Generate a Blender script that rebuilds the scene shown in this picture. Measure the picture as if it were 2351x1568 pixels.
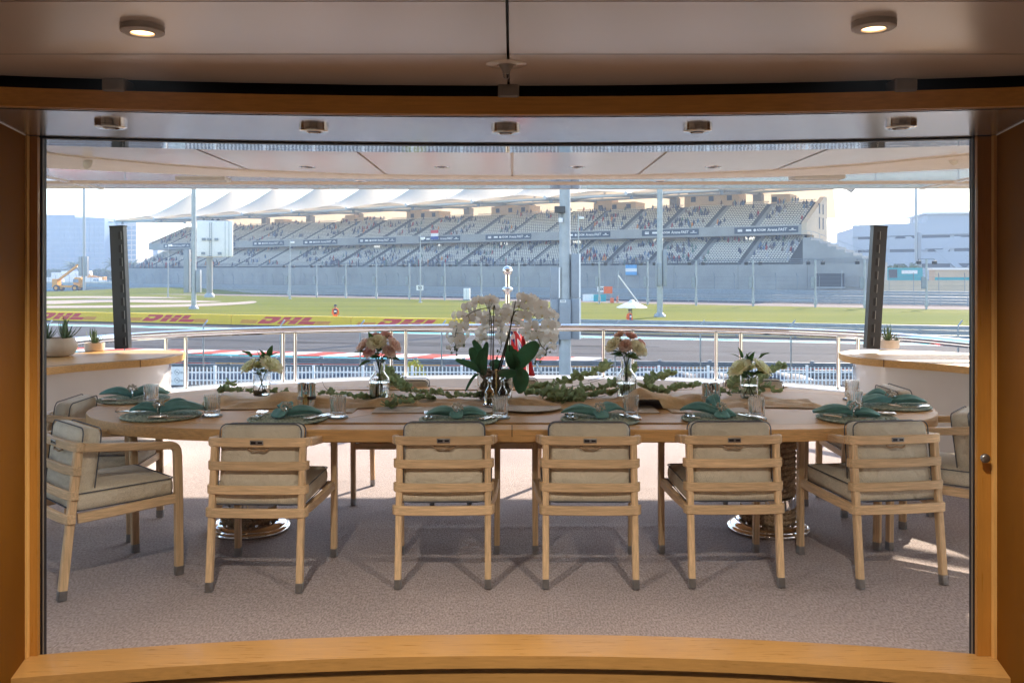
import bpy, math, random
from mathutils import Vector, Matrix
R = math.radians
sc = bpy.context.scene
for o in list(bpy.data.objects): bpy.data.objects.remove(o)
col = sc.collection
# ---------------------------------------------------------------- camera
EYE = 1.55; F = 2050.0; CX = 1175.5; HY = 630.0
cd = bpy.data.cameras.new('camera'); cam = bpy.data.objects.new('camera', cd); col.objects.link(cam)
cam.location = (0, 0, EYE); cam.rotation_euler = (R(90), 0, 0)
cd.sensor_width = 36; cd.lens = F / 2351 * 36; cd.shift_y = -(784 - HY) / 2351
cd.clip_start = 0.05; cd.clip_end = 6000
sc.camera = cam
# ---------------------------------------------------------------- light
SUN_AZ = R(34); SUN_EL = R(30)          # azimuth measured from +Y towards +X
w = bpy.data.worlds.new('World'); sc.world = w; w.use_nodes = True
nt = w.node_tree; bg = nt.nodes['Background']
sky = nt.nodes.new('ShaderNodeTexSky'); sky.sky_type = 'NISHITA'; sky.sun_disc = False
sky.sun_elevation = SUN_EL; sky.sun_rotation = SUN_AZ; sky.air_density = 1.0; sky.dust_density = 0.5; sky.ozone_density = 1.0
nt.links.new(sky.outputs[0], bg.inputs[0]); bg.inputs[1].default_value = 0.09
sl = bpy.data.lights.new('sun', 'SUN'); sun = bpy.data.objects.new('sun', sl); col.objects.link(sun)
sl.energy = 2.0; sl.angle = R(0.6); sl.color = (1.0, 0.84, 0.66)
sdir = Vector((math.sin(SUN_AZ) * math.cos(SUN_EL), math.cos(SUN_AZ) * math.cos(SUN_EL), math.sin(SUN_EL)))
sun.rotation_euler = (-sdir).to_track_quat('-Z', 'Y').to_euler()
sun.location = (20, 40, 40)
vs = sc.view_settings; vs.view_transform = 'Standard'; vs.look = 'None'; vs.exposure = 2.62; vs.gamma = 1; vs.use_curve_mapping = False
cy = sc.cycles; cy.use_denoising = True; cy.max_bounces = 10; cy.diffuse_bounces = 5; cy.glossy_bounces = 4
cy.transmission_bounces = 8; cy.transparent_max_bounces = 12; cy.volume_bounces = 1; cy.caustics_reflective = False; cy.caustics_refractive = False
cy.sample_clamp_indirect = 6; cy.use_adaptive_sampling = True; cy.adaptive_threshold = 0.02
try: cy.denoiser = 'OPENIMAGEDENOISE'; cy.denoising_input_passes = 'RGB_ALBEDO_NORMAL'
except Exception: pass

# ---------------------------------------------------------------- helpers
def at(x, y, D):
    """point seen at (x, y) of the 2351 px wide photograph at distance D"""
    return Vector(((x - CX) * D / F, D, EYE - (y - HY) * D / F))
def on(x, y, z):
    D = F * (EYE - z) / (y - HY)
    return Vector(((x - CX) * D / F, D, z))

class MB:
    def __init__(s): s.v = []; s.f = []
    def add(s, vs, fs):
        b = len(s.v); s.v += [tuple(p) for p in vs]; s.f += [tuple(b + i for i in f) for f in fs]; return s
    def box(s, c, d, m=None):
        hx, hy, hz = d[0] / 2, d[1] / 2, d[2] / 2
        vs = [Vector((x, y, z)) for x in (-hx, hx) for y in (-hy, hy) for z in (-hz, hz)]
        if m is not None: vs = [m @ p for p in vs]
        vs = [p + Vector(c) for p in vs]
        return s.add(vs, [(0, 1, 3, 2), (4, 6, 7, 5), (0, 4, 5, 1), (2, 3, 7, 6), (0, 2, 6, 4), (1, 5, 7, 3)])
    def b2(s, lo, hi): return s.box([(a + b) / 2 for a, b in zip(lo, hi)], [b - a for a, b in zip(lo, hi)])
    def prism(s, poly, z0, z1):
        n = len(poly)
        vs = [(x, y, z0) for x, y in poly] + [(x, y, z1) for x, y in poly]
        return s.add(vs, [tuple(range(n - 1, -1, -1)), tuple(range(n, 2 * n))] + [(i, (i + 1) % n, n + (i + 1) % n, n + i) for i in range(n)])
    def sweep(s, path, sec, up=(0, 0, 1), closed=False, caps=True, scale=None):
        path = [Vector(p) for p in path]; n = len(path); k = len(sec); up = Vector(up); b = len(s.v)
        for i, p in enumerate(path):
            if closed: t = path[(i + 1) % n] - path[i - 1]
            else: t = path[min(i + 1, n - 1)] - path[max(i - 1, 0)]
            t.normalize(); side = t.cross(up)
            if side.length < 1e-4: side = t.cross(Vector((0, 1, 0.01)))
            side.normalize(); nn = side.cross(t)
            q = 1 if scale is None else scale[i]
            for a, c in sec: s.v.append(tuple(p + side * a * q + nn * c * q))
        for i in range(n if closed else n - 1):
            j = (i + 1) % n
            for m in range(k): s.f.append((b + i * k + m, b + i * k + (m + 1) % k, b + j * k + (m + 1) % k, b + j * k + m))
        if caps and not closed:
            s.f.append(tuple(b + m for m in range(k - 1, -1, -1))); s.f.append(tuple(b + (n - 1) * k + m for m in range(k)))
        return s
    def tube(s, path, r, n=8, closed=False, scale=None, caps=True):
        return s.sweep(path, [(r * math.cos(2 * math.pi * i / n), r * math.sin(2 * math.pi * i / n)) for i in range(n)], closed=closed, scale=scale, caps=caps)
    def bar(s, path, w, h, up=(0, 0, 1)):
        c = min(w, h) * .16
        sec = [(-w/2+c, -h/2), (w/2-c, -h/2), (w/2, -h/2+c), (w/2, h/2-c), (w/2-c, h/2), (-w/2+c, h/2), (-w/2, h/2-c), (-w/2, -h/2+c)]
        return s.sweep(path, sec, up=up)
    def lathe(s, prof, n=24, c=(0, 0, 0), rf=None, cap=True):
        b = len(s.v); k = len(prof)
        for r, z in prof:
            for i in range(n):
                a = 2 * math.pi * i / n; q = r * (rf(a, z) if rf else 1)
                s.v.append((c[0] + q * math.cos(a), c[1] + q * math.sin(a), c[2] + z))
        for j in range(k - 1):
            for i in range(n):
                s.f.append((b + j * n + i, b + j * n + (i + 1) % n, b + (j + 1) * n + (i + 1) % n, b + (j + 1) * n + i))
        if cap:
            s.f.append(tuple(b + i for i in range(n - 1, -1, -1))); s.f.append(tuple(b + (k - 1) * n + i for i in range(n)))
        return s
    def grid(s, fn, nu, nv):
        b = len(s.v)
        for j in range(nv + 1):
            for i in range(nu + 1): s.v.append(tuple(fn(i / nu, j / nv)))
        for j in range(nv):
            for i in range(nu):
                a = b + j * (nu + 1) + i; s.f.append((a, a + 1, a + nu + 2, a + nu + 1))
        return s
    def ball(s, c, r, nu=10, nv=6):
        rr = r if isinstance(r, (tuple, list)) else (r, r, r)
        prof = [(math.sin(math.pi * j / nv), -math.cos(math.pi * j / nv)) for j in range(nv + 1)]
        prof[0] = (.02, -1); prof[-1] = (.02, 1)
        t = MB().lathe(prof, nu)
        return s.add([(c[0] + p[0] * rr[0], c[1] + p[1] * rr[1], c[2] + p[2] * rr[2]) for p in t.v], t.f)
    def rbox(s, c, d, r, puff=0.0, axis=2, m=None):
        h = [x / 2 for x in d]
        ps = [[-q, -q + .3 * r, -q + r, -(q - r) * .4, (q - r) * .4, q - r, q - .3 * r, q] for q in h]
        idx = {}; vs = []; fs = []
        def vert(p):
            key = tuple(round(x, 5) for x in p)
            if key in idx: return idx[key]
            inn = [max(-(h[i] - r), min(h[i] - r, p[i])) for i in range(3)]
            dd = Vector([p[i] - inn[i] for i in range(3)])
            if dd.length > 1e-9: dd = dd.normalized() * r
            q = [inn[i] + dd[i] for i in range(3)]
            if puff:
                o = [i for i in range(3) if i != axis]
                q[axis] += puff * (1 - (q[o[0]] / h[o[0]]) ** 2) * (1 - (q[o[1]] / h[o[1]]) ** 2) * (1 if q[axis] > 0 else -1)
            idx[key] = len(vs); vs.append(Vector(q)); return idx[key]
        for ax in range(3):
            o = [i for i in range(3) if i != ax]
            for sg in (-1, 1):
                for i in range(7):
                    for j in range(7):
                        q = []
                        for (a, b_) in ((i, j), (i + 1, j), (i + 1, j + 1), (i, j + 1)):
                            p = [0, 0, 0]; p[ax] = sg * h[ax]; p[o[0]] = ps[o[0]][a]; p[o[1]] = ps[o[1]][b_]; q.append(vert(p))
                        if (sg > 0) == (ax == 1): q.reverse()
                        fs.append(tuple(q))
        if m is not None: vs = [m @ p for p in vs]
        return s.add([p + Vector(c) for p in vs], fs)
    def mesh(s, name):
        me = bpy.data.meshes.new(name); me.from_pydata(s.v, [], s.f); me.update(); return me
    def build(s, name, m, parent=None, smooth=40, loc=None, rot=None, kind=None):
        me = s.mesh(name)
        if m is not None: me.materials.append(m)
        if smooth:
            me.polygons.foreach_set('use_smooth', [True] * len(me.polygons))
            try: me.set_sharp_from_angle(angle=R(smooth))
            except Exception: pass
        return link(name, me, parent, loc, rot, kind)
def link(name, data, parent=None, loc=None, rot=None, kind=None):
    o = bpy.data.objects.new(name, data); col.objects.link(o); o.parent = parent
    if loc is not None: o.location = loc
    if rot is not None: o.rotation_euler = rot
    if kind: o['kind'] = kind
    return o
def thing(name, label, cat, loc=(0, 0, 0), rz=0.0, group=None):
    o = bpy.data.objects.new(name, None); col.objects.link(o); o.location = loc; o.rotation_euler = (0, 0, rz); o.empty_display_size = .1
    return tag(o, label, cat, group)
def tag(o, label, cat, group=None):
    o['label'] = label; o['category'] = cat
    if group: o['group'] = group
    return o
def struct(o): o['kind'] = 'structure'; return o
def copy_tree(o, label=None, parent=None, loc=None, rz=None):
    c = o.copy(); col.objects.link(c); c.parent = parent
    if label: c['label'] = label
    if loc is not None: c.location = loc
    if rz is not None: c.rotation_euler = (0, 0, rz)
    for ch in list(o.children): copy_tree(ch, None, c)
    return c
def text(s, name, m, parent, mat4, size=1.0, ext=0.002, align='CENTER', bold=0.0, shear=0.0, kind=None):
    cu = bpy.data.curves.new(name, 'FONT'); cu.body = s; cu.size = size; cu.extrude = ext; cu.align_x = align; cu.align_y = 'CENTER'; cu.offset = bold; cu.shear = shear; cu.resolution_u = 3
    t = bpy.data.objects.new(name + '_curve', cu); col.objects.link(t)
    me = bpy.data.meshes.new_from_object(t.evaluated_get(bpy.context.evaluated_depsgraph_get()))
    bpy.data.objects.remove(t); bpy.data.curves.remove(cu)
    me.materials.clear(); me.materials.append(m)
    o = link(name, me, parent, kind=kind); o.matrix_local = mat4; return o
def basis(o, x, y, z):
    x, y, z = Vector(x).normalized(), Vector(y).normalized(), Vector(z).normalized()
    m = Matrix.Identity(4)
    for i in range(3): m[i][0] = x[i]; m[i][1] = y[i]; m[i][2] = z[i]; m[i][3] = o[i]
    return m
def smoothpath(pts, n=6):
    pts = [Vector(p) for p in pts]; out = []
    for i in range(len(pts) - 1):
        p0 = pts[max(i - 1, 0)]; p1 = pts[i]; p2 = pts[i + 1]; p3 = pts[min(i + 2, len(pts) - 1)]
        for k in range(n):
            t = k / n
            out.append(.5 * ((2 * p1) + (p2 - p0) * t + (2 * p0 - 5 * p1 + 4 * p2 - p3) * t * t + (3 * p1 - p0 - 3 * p2 + p3) * t ** 3))
    out.append(pts[-1]); return out

# ---------------------------------------------------------------- materials
def mat(name, c, rough=.5, metal=0.0, var=.12, scale=8.0, st=(1, 1, 1), bump=0.0, bscale=60.0, bst=(1, 1, 1), coat=0.0, c2=None, spec=.5, trans=0.0, ior=1.45, sheen=0.0, detail=4.0, rvar=0.0, ramp=(.3, .7), dist=.01, macro=0.0, mscale=1.0):
    m = bpy.data.materials.new(name); m.use_nodes = True; n = m.node_tree; L = n.links.new
    p = n.nodes['Principled BSDF']; tc = n.nodes.new('ShaderNodeTexCoord')
    mp = n.nodes.new('ShaderNodeMapping'); mp.inputs['Scale'].default_value = st; L(tc.outputs['Object'], mp.inputs[0])
    nz = n.nodes.new('ShaderNodeTexNoise'); nz.inputs['Scale'].default_value = scale; nz.inputs['Detail'].default_value = detail; L(mp.outputs[0], nz.inputs['Vector'])
    cr = n.nodes.new('ShaderNodeValToRGB'); a, b = cr.color_ramp.elements
    a.position, b.position = ramp
    c = tuple(c); cc = c2 or tuple(min(1, x * (1 + var)) for x in c); ca = c if c2 else tuple(x * (1 - var) for x in c)
    a.color = (*ca, 1); b.color = (*cc, 1)
    L(nz.outputs['Fac'], cr.inputs[0]); L(cr.outputs[0], p.inputs['Base Color'])
    p.inputs['Roughness'].default_value = rough; p.inputs['Metallic'].default_value = metal
    p.inputs['Specular IOR Level'].default_value = spec; p.inputs['IOR'].default_value = ior
    p.inputs['Coat Weight'].default_value = coat; p.inputs['Coat Roughness'].default_value = .08
    p.inputs['Transmission Weight'].default_value = trans
    if sheen: p.inputs['Sheen Weight'].default_value = sheen
    if rvar:
        mr = n.nodes.new('ShaderNodeMapRange'); mr.inputs['To Min'].default_value = max(0, rough - rvar); mr.inputs['To Max'].default_value = rough + rvar
        L(nz.outputs['Fac'], mr.inputs[0]); L(mr.outputs[0], p.inputs['Roughness'])
    if bump:
        mp2 = n.nodes.new('ShaderNodeMapping'); mp2.inputs['Scale'].default_value = bst; L(tc.outputs['Object'], mp2.inputs[0])
        nb = n.nodes.new('ShaderNodeTexNoise'); nb.inputs['Scale'].default_value = bscale; nb.inputs['Detail'].default_value = 3; L(mp2.outputs[0], nb.inputs['Vector'])
        bp = n.nodes.new('ShaderNodeBump'); bp.inputs['Strength'].default_value = bump; bp.inputs['Distance'].default_value = dist
        L(nb.outputs['Fac'], bp.inputs['Height']); L(bp.outputs[0], p.inputs['Normal'])
    if macro:
        n3 = n.nodes.new('ShaderNodeTexNoise'); n3.inputs['Scale'].default_value = mscale; n3.inputs['Detail'].default_value = 5; L(tc.outputs['Object'], n3.inputs['Vector'])
        r3 = n.nodes.new('ShaderNodeMapRange'); r3.inputs['From Min'].default_value = .3; r3.inputs['From Max'].default_value = .7; r3.inputs['To Min'].default_value = 1 - macro; r3.inputs['To Max'].default_value = 1 + macro; L(n3.outputs['Fac'], r3.inputs[0])
        h3 = n.nodes.new('ShaderNodeHueSaturation'); L(r3.outputs[0], h3.inputs['Value']); L(cr.outputs[0], h3.inputs['Color']); L(h3.outputs[0], p.inputs['Base Color'])
    m.diffuse_color = (*c, 1)
    return m
def wood(name, c, axis=0, rough=.4, coat=0.0, grain=.22, scale=14.0):
    st = [9, 9, 9]; st[axis] = .55
    m = mat(name, c, rough, var=grain, scale=scale, st=st, bump=.10, bscale=90, bst=st, coat=coat, detail=5, rvar=.08, ramp=(.25, .75), dist=.002)
    n = m.node_tree; L = n.links.new; p = n.nodes['Principled BSDF']
    # a slow drift of tone from board to board and along the board
    oi = n.nodes.new('ShaderNodeObjectInfo'); tc = n.nodes.new('ShaderNodeTexCoord')
    nz = n.nodes.new('ShaderNodeTexNoise'); nz.inputs['Scale'].default_value = 3.0; L(tc.outputs['Object'], nz.inputs['Vector'])
    ad = n.nodes.new('ShaderNodeMath'); ad.operation = 'ADD'; L(oi.outputs['Random'], ad.inputs[0]); L(nz.outputs['Fac'], ad.inputs[1])
    mr = n.nodes.new('ShaderNodeMapRange'); mr.inputs['From Min'].default_value = .4; mr.inputs['From Max'].default_value = 1.6; mr.inputs['To Min'].default_value = .82; mr.inputs['To Max'].default_value = 1.12; L(ad.outputs[0], mr.inputs[0])
    hs = n.nodes.new('ShaderNodeHueSaturation'); cr = next(x for x in n.nodes if x.type == 'VALTORGB')
    L(mr.outputs[0], hs.inputs['Value']); L(cr.outputs[0], hs.inputs['Color']); L(hs.outputs[0], p.inputs['Base Color'])
    return m
def brushed(name, c, rough, metal, aniso, tangent=(1, 0, 0), spec=.5, coat=0, st=(.5, 60, 1), var=.06):
    m = mat(name, c, rough, metal, var=var, scale=4, st=st, spec=spec, coat=coat, rvar=.015)
    n = m.node_tree; p = n.nodes['Principled BSDF']
    p.inputs['Anisotropic'].default_value = aniso
    cx = n.nodes.new('ShaderNodeCombineXYZ')
    for i in range(3): cx.inputs[i].default_value = tangent[i]
    n.links.new(cx.outputs[0], p.inputs['Tangent']); return m
def weave(name, c, sc_=260.0, rough=.9, depth=.6, var=.12, st=(1, 1, 1)):
    """woven cloth: small cells drive colour and relief"""
    m = mat(name, c, rough, var=var, scale=9, sheen=.2)
    n = m.node_tree; L = n.links.new; p = n.nodes['Principled BSDF']; tc = n.nodes.new('ShaderNodeTexCoord')
    mp = n.nodes.new('ShaderNodeMapping'); mp.inputs['Rotation'].default_value = (R(20), R(35), R(45)); mp.inputs['Scale'].default_value = st; L(tc.outputs['Object'], mp.inputs[0])
    vo = n.nodes.new('ShaderNodeTexVoronoi'); vo.inputs['Scale'].default_value = sc_; vo.inputs['Randomness'].default_value = .45; L(mp.outputs[0], vo.inputs['Vector'])
    mr = n.nodes.new('ShaderNodeMapRange'); mr.inputs['From Max'].default_value = .75; mr.inputs['To Min'].default_value = 1.0; mr.inputs['To Max'].default_value = .62; L(vo.outputs['Distance'], mr.inputs[0])
    bp = n.nodes.new('ShaderNodeBump'); bp.inputs['Strength'].default_value = depth; bp.inputs['Distance'].default_value = .003
    L(mr.outputs[0], bp.inputs['Height']); L(bp.outputs[0], p.inputs['Normal'])
    oi = n.nodes.new('ShaderNodeObjectInfo'); vm = n.nodes.new('ShaderNodeVectorMath'); vm.operation = 'ADD'; L(tc.outputs['Object'], vm.inputs[0]); L(oi.outputs['Random'], vm.inputs[1])
    cz = n.nodes.new('ShaderNodeTexNoise'); cz.inputs['Scale'].default_value = 7.0; cz.inputs['Detail'].default_value = 2; cz.inputs['Distortion'].default_value = 1.2; L(vm.outputs[0], cz.inputs['Vector'])
    b2 = n.nodes.new('ShaderNodeBump'); b2.inputs['Strength'].default_value = .55; b2.inputs['Distance'].default_value = .03; L(cz.outputs['Fac'], b2.inputs['Height']); L(b2.outputs[0], bp.inputs['Normal'])
    cr = next(x for x in n.nodes if x.type == 'VALTORGB'); mx = n.nodes.new('ShaderNodeMixRGB'); mx.blend_type = 'MULTIPLY'; mx.inputs[0].default_value = 1.0
    L(cr.outputs[0], mx.inputs[1]); L(mr.outputs[0], mx.inputs[2]); L(mx.outputs[0], p.inputs['Base Color'])
    return m
def glass(name, c=(1, 1, 1), rough=0.0, ior=1.45):
    m = bpy.data.materials.new(name); m.use_nodes = True; n = m.node_tree; p = n.nodes['Principled BSDF']
    p.inputs['Base Color'].default_value = (*c, 1); p.inputs['Roughness'].default_value = rough; p.inputs['Transmission Weight'].default_value = 1; p.inputs['IOR'].default_value = ior
    lp = n.nodes.new('ShaderNodeTexNoise'); lp.inputs['Scale'].default_value = 40
    bp = n.nodes.new('ShaderNodeBump'); bp.inputs['Strength'].default_value = .03; n.links.new(lp.outputs[0], bp.inputs['Height']); n.links.new(bp.outputs[0], p.inputs['Normal'])
    return m
def leafmat(name, c, c2, rough=.45, tr=.25, scale=30):
    m = mat(name, c, rough, c2=c2, scale=scale)
    n = m.node_tree; L = n.links.new; p = n.nodes['Principled BSDF']; out = n.nodes['Material Output']
    t = n.nodes.new('ShaderNodeBsdfTranslucent'); cr = next(x for x in n.nodes if x.type == 'VALTORGB'); L(cr.outputs[0], t.inputs[0])
    mx = n.nodes.new('ShaderNodeMixShader'); mx.inputs[0].default_value = tr; L(p.outputs[0], mx.inputs[1]); L(t.outputs[0], mx.inputs[2]); L(mx.outputs[0], out.inputs[0])
    return m
def glow(name, c, e):
    m = mat(name, c, .4); p = m.node_tree.nodes['Principled BSDF']; p.inputs['Emission Color'].default_value = (*c, 1); p.inputs['Emission Strength'].default_value = e; return m

T = {}
T['carpet'] = mat('carpet', (.175, .128, .120), .95, c2=(.43, .36, .355), macro=.14, mscale=1.1, scale=95, st=(1.3, .5, 1), bump=1.0, bscale=130, bst=(1.4, .5, 1), sheen=.3, ramp=(.32, .68), dist=.004)
T['joinery'] = wood('joinery', (.70, .34, .075), 0, .32, .15, .12)
T['sill_wood'] = wood('sill_wood', (.50, .27, .085), 0, .30, .3, .12)
T['bead_wood_lit'] = wood('bead_wood_lit', (.78, .46, .15), 2, .35, .2, .08)  # lighter tone paints in the daylight caught by the bead
T['jamb_wood'] = wood('jamb_wood', (.52, .24, .045), 2, .3, .3, .08)
T['joinery_z_shaded'] = wood('joinery_z_shaded', (.19, .070, .006), 2, .55, 0, .10)  # joinery darkened so the reveal's shade is in its colour
T['joinery_z_shaded'].node_tree.nodes['Principled BSDF'].inputs['Specular IOR Level'].default_value = .03
T['saloon_ceiling'] = brushed('saloon_ceiling', (.74, .66, .59), .26, .45, .8, var=.015)
T['soffit'] = brushed('soffit', (.76, .74, .72), .16, .85, .9, var=.015)
T['black'] = mat('black_rubber', (.012, .011, .014), .45)
T['mirror'] = mat('polished_steel', (.75, .73, .70), .04, 1.0, var=.02, bump=.05, bscale=8, bst=(1, 3, 1))
T['chrome'] = mat('chrome', (.80, .80, .80), .05, 1.0, var=.02)
T['gelcoat'] = mat('gelcoat', (.80, .775, .745), .12, var=.02, coat=.6)
T['ceil'] = mat('deck_ceiling_panel', (.88, .85, .80), .18, var=.02, coat=.4)
T['cove'] = mat('deck_ceiling_cove', (.82, .77, .69), .45, var=.03)
T['beige'] = mat('beige_strip', (.62, .50, .38), .35, var=.03)
T['gloss'] = mat('gloss_underside', (.50, .48, .45), .05, var=.02, coat=1.0, spec=1.0, ior=1.8)
T['teak_x'] = wood('teak_top', (.66, .395, .165), 0, .5, 0, .2)
T['teak_y'] = wood('teak_top_y', (.70, .41, .15), 1, .5, 0, .2)
T['oak_x'] = wood('chair_wood_x', (.68, .49, .295), 0, .5, 0, .24)
T['oak_y'] = wood('chair_wood_y', (.68, .49, .295), 1, .5, 0, .24)
T['oak_z'] = wood('chair_wood_z', (.68, .49, .295), 2, .5, 0, .24)
for k in ('teak_x', 'teak_y'): T[k].node_tree.nodes['Principled BSDF'].inputs['Specular IOR Level'].default_value = .3
T['groove'] = mat('dark_groove', (.05, .03, .02), .8)
T['fabric'] = weave('cushion_fabric', (.84, .775, .63), 190, var=.06)
T['piping'] = mat('navy_piping', (.11, .12, .14), .8)
T['steel'] = mat('satin_steel', (.33, .33, .33), .38, .9, var=.15, scale=30)
T['rope'] = mat('hemp_rope', (.42, .30, .19), .9, var=.3, scale=90, bump=.6, bscale=120)
T['white'] = mat('white_paint', (.80, .79, .77), .35, var=.03)
T['wallpaint'] = mat('saloon_wall', (.72, .58, .42), .5, var=.05)
T['lamp_grey'] = mat('lamp_ring', (.30, .28, .25), .4, .4)
T['speaker'] = mat('speaker_column', (.030, .030, .038), .35, var=.1, spec=.6)
# ================================================================ saloon and doorway (bowed in plan)
RB = 9.0
def bow(x): return -(RB - math.sqrt(RB * RB - x * x))       # set-back of the bowed bulkhead at x
XS = [-2.1 + 4.2 * i / 28 for i in range(29)]
XW = [-3.6 + 7.2 * i / 40 for i in range(41)]
def arc(D0, z, xs=XS): return [(x, D0 + bow(x), z) for x in xs]
def slab(name, D0, D1, z0, z1, m, parent, xs=XS, smooth=30):
    """a curved bar: plan ring between two bowed lines, from z0 to z1"""
    b = MB(); n = len(xs); vs = []
    for x in xs:
        for (D, z) in ((D0, z0), (D1, z0), (D1, z1), (D0, z1)): vs.append((x, D + bow(x), z))
    fs = []
    for i in range(n - 1):
        for k in range(4):
            fs.append((i * 4 + k, (i + 1) * 4 + k, (i + 1) * 4 + (k + 1) % 4, i * 4 + (k + 1) % 4))
    fs += [(3, 2, 1, 0), tuple((n - 1) * 4 + k for k in range(4))]
    return b.add(vs, fs).build(name, m, parent, smooth)
# room shell behind the camera
room = MB(); room.b2((-3.7, -4.1, -.2), (3.7, 3.0, -.15))
struct(room.build('saloon_floor', T['carpet'], None, 0))
wl = MB(); wl.b2((-3.75, -4.1, -.15), (-3.6, 3.3, 2.6)); struct(wl.build('wall_left', T['wallpaint'], None, 0))
wl = MB(); wl.b2((3.6, -4.1, -.15), (3.75, 3.3, 2.6)); struct(wl.build('wall_right', T['wallpaint'], None, 0))
wl = MB(); wl.b2((-3.6, -4.2, -.15), (3.6, -4.1, 2.6)); struct(wl.build('wall_back', T['wallpaint'], None, 0))
ceil = thing('saloon_ceiling', '', ''); del ceil['label']; del ceil['category']; struct(ceil)
g = .004
def cpanel(x0, x1, y0, y1, z0=2.21, th=.02):
    MB().b2((x0 + g, y0 + g, z0), (x1 - g, y1 - g, z0 + th)).build('ceiling_panel', T['saloon_ceiling'], ceil, 0)
for x0, x1 in ((-3.6, -.012), (-.012, 3.6)):
    for y0, y1 in ((-4.1, -1.9), (-1.9, .1), (.1, 2.16), (2.16, 2.68)): cpanel(x0, x1, y0, y1)
MB().b2((-3.75, -4.2, 2.236), (3.75, 3.62, 2.26)).build('ceiling_backing', T['black'], ceil, 0)
# front strip of the ceiling runs to the bowed header
for x0, x1 in ((-3.6, -.012), (-.012, 3.6)):
    xs = [x0 + g + (x1 - x0 - 2 * g) * i / 16 for i in range(17)]
    b = MB()
    b.add([(x, 2.68 + g, 2.21) for x in xs] + [(x, 3.13 + bow(x), 2.21) for x in xs], [(i, i + 1, 18 + i, 17 + i) for i in range(16)])
    b.build('ceiling_panel', T['saloon_ceiling'], ceil, 0)
# air slots: dark rounded openings between short bridges
slab('slot_recess', 3.19, 3.21, 2.165, 2.25, T['black'], ceil, XW)
for xc in (-1.345, -.012, 1.33):
    MB().rbox((xc, 3.15 + bow(xc), 2.189), (.075, .09, .046), .008).build('slot_bridge', T['lamp_grey'], ceil)
# door frame
frame = thing('door_frame', '', ''); del frame['label']; del frame['category']; struct(frame)
slab('header_face', 3.117, 3.137, 2.108, 2.17, T['joinery'], frame, XW)
slab('header_top', 3.137, 3.23, 2.150, 2.17, T['joinery'], frame, XW)
XD = [-1.99 + 3.98 * i / 30 for i in range(31)]
slab('soffit', 3.137, 3.80, 2.105, 2.125, T['soffit'], frame, XW)
slab('soffit_seam', 3.150, 3.156, 2.1035, 2.1055, T['groove'], frame, XD)
slab('door_track', 3.80, 3.835, 2.0985, 2.16, T['black'], frame, XD)
slab('steel_head', 3.86, 4.06, 2.103, 2.30, T['mirror'], frame, [-2.3 + 4.6 * i / 30 for i in range(31)])
slab('sill', 3.585, 3.80, -.03, .02, T['sill_wood'], frame, [-2.05 + 4.1 * i / 30 for i in range(31)])
slab('sill_front', 3.60, 3.62, -.18, -.03, T['sill_wood'], frame, [-2.05 + 4.1 * i / 30 for i in range(31)])
JP = {-1: (57, 68, 92, 107), 1: (2289, 2276, 2238, 2225)}
for s in (-1, 1):
    q0, q1, q2, q3 = JP[s]
    X = lambda px, D: (px - CX) / F * D
    def post(nm, xin, xout, y0, y1, m, z0=.021): MB().b2((min(xin, xout), y0, z0), (max(xin, xout), y1, 2.103)).build(nm, m, frame, 0)
    # panelled reveal set radially, its shade put into the wood colour
    xr = X(q0, 3.555)
    MB().prism([(xr, 3.555), (xr + s * .03, 3.60), (s * 3.7, 3.60), (s * 3.7, 2.95), (xr - s * .145, 2.95)][::(1 if s > 0 else -1)], -.15, 2.102).build('reveal_panel', T['joinery_z_shaded'], frame, 0)
    post('jamb_bead', X(q1, 3.575), s * 2.05, 3.540 if s > 9 else 3.556, 3.575, T['bead_wood_lit'])
    post('jamb', X(q2, 3.600), s * 2.05, 3.580, 3.600, T['jamb_wood'])
    post('door_seal', X(q3, 3.640), s * 2.05, 3.605, 3.640, T['black'], -.1)
    post('seal_bead', X((q2 + q3) / 2 - 1, 3.605), X((q2 + q3) / 2 + 1, 3.605), 3.603, 3.606, T['lamp_grey'], -.1)
    a = Vector((xr, 3.555, 2.1035)); b_ = Vector((xr - s * .145, 2.95, 2.1035))
    MB().bar([a, b_], .006, .004).build('light_gap_strip', T['white'], frame, 0)  # light leaking through the joint, drawn as a pale strip
# door knob on the right jamb
kn = MB().lathe([(.001, .026), (.012, .026), (.018, .022), (.019, .015), (.012, .008), (.010, 0)], 20)
o = kn.build('door_stop', T['steel'], frame, 60); o.location = at(2257, 1050, 3.555); o.rotation_euler = (R(90), 0, 0)

# ---------------------------------------------------------------- lamps
def downlight(name, label, loc, lit, metal, group):
    t = thing(name, label, 'lamp', loc, 0, group)
    MB().lathe([(.056, 0), (.056, -.008), (.0545, -.009), (.0545, -.0100), (.056, -.0105), (.056, -.0155), (.050, -.0185), (.034, -.0185)], 40, cap=False).build('housing', metal, t, 50)
    MB().lathe([(.036, -.0185), (.034, -.020), (.031, -.0195), (.030, -.0155), (.029, -.0145)], 40, cap=False).build('rim', metal, t, 50)
    m = LIT if lit else T['black']
    MB().lathe([(.0295, -.0155), (.02, -.0165), (.001, -.017)], 32, cap=False).build('lens', m, t, 60)
    return t
T['lamp_pale'] = mat('lamp_ring_pale', (.55, .52, .48), .4, .1)
LIT = glow('lit_lens', (1.0, .58, .26), 1.1)
downlight('ceiling_downlight', 'lit round downlight on the saloon ceiling, left of the sprinkler', (-.985, 2.38, 2.21), True, T['lamp_pale'], 'lit saloon downlights')
downlight('ceiling_downlight', 'lit round downlight on the saloon ceiling, right of the sprinkler', (.948, 2.34, 2.21), True, T['lamp_pale'], 'lit saloon downlights')
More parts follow.
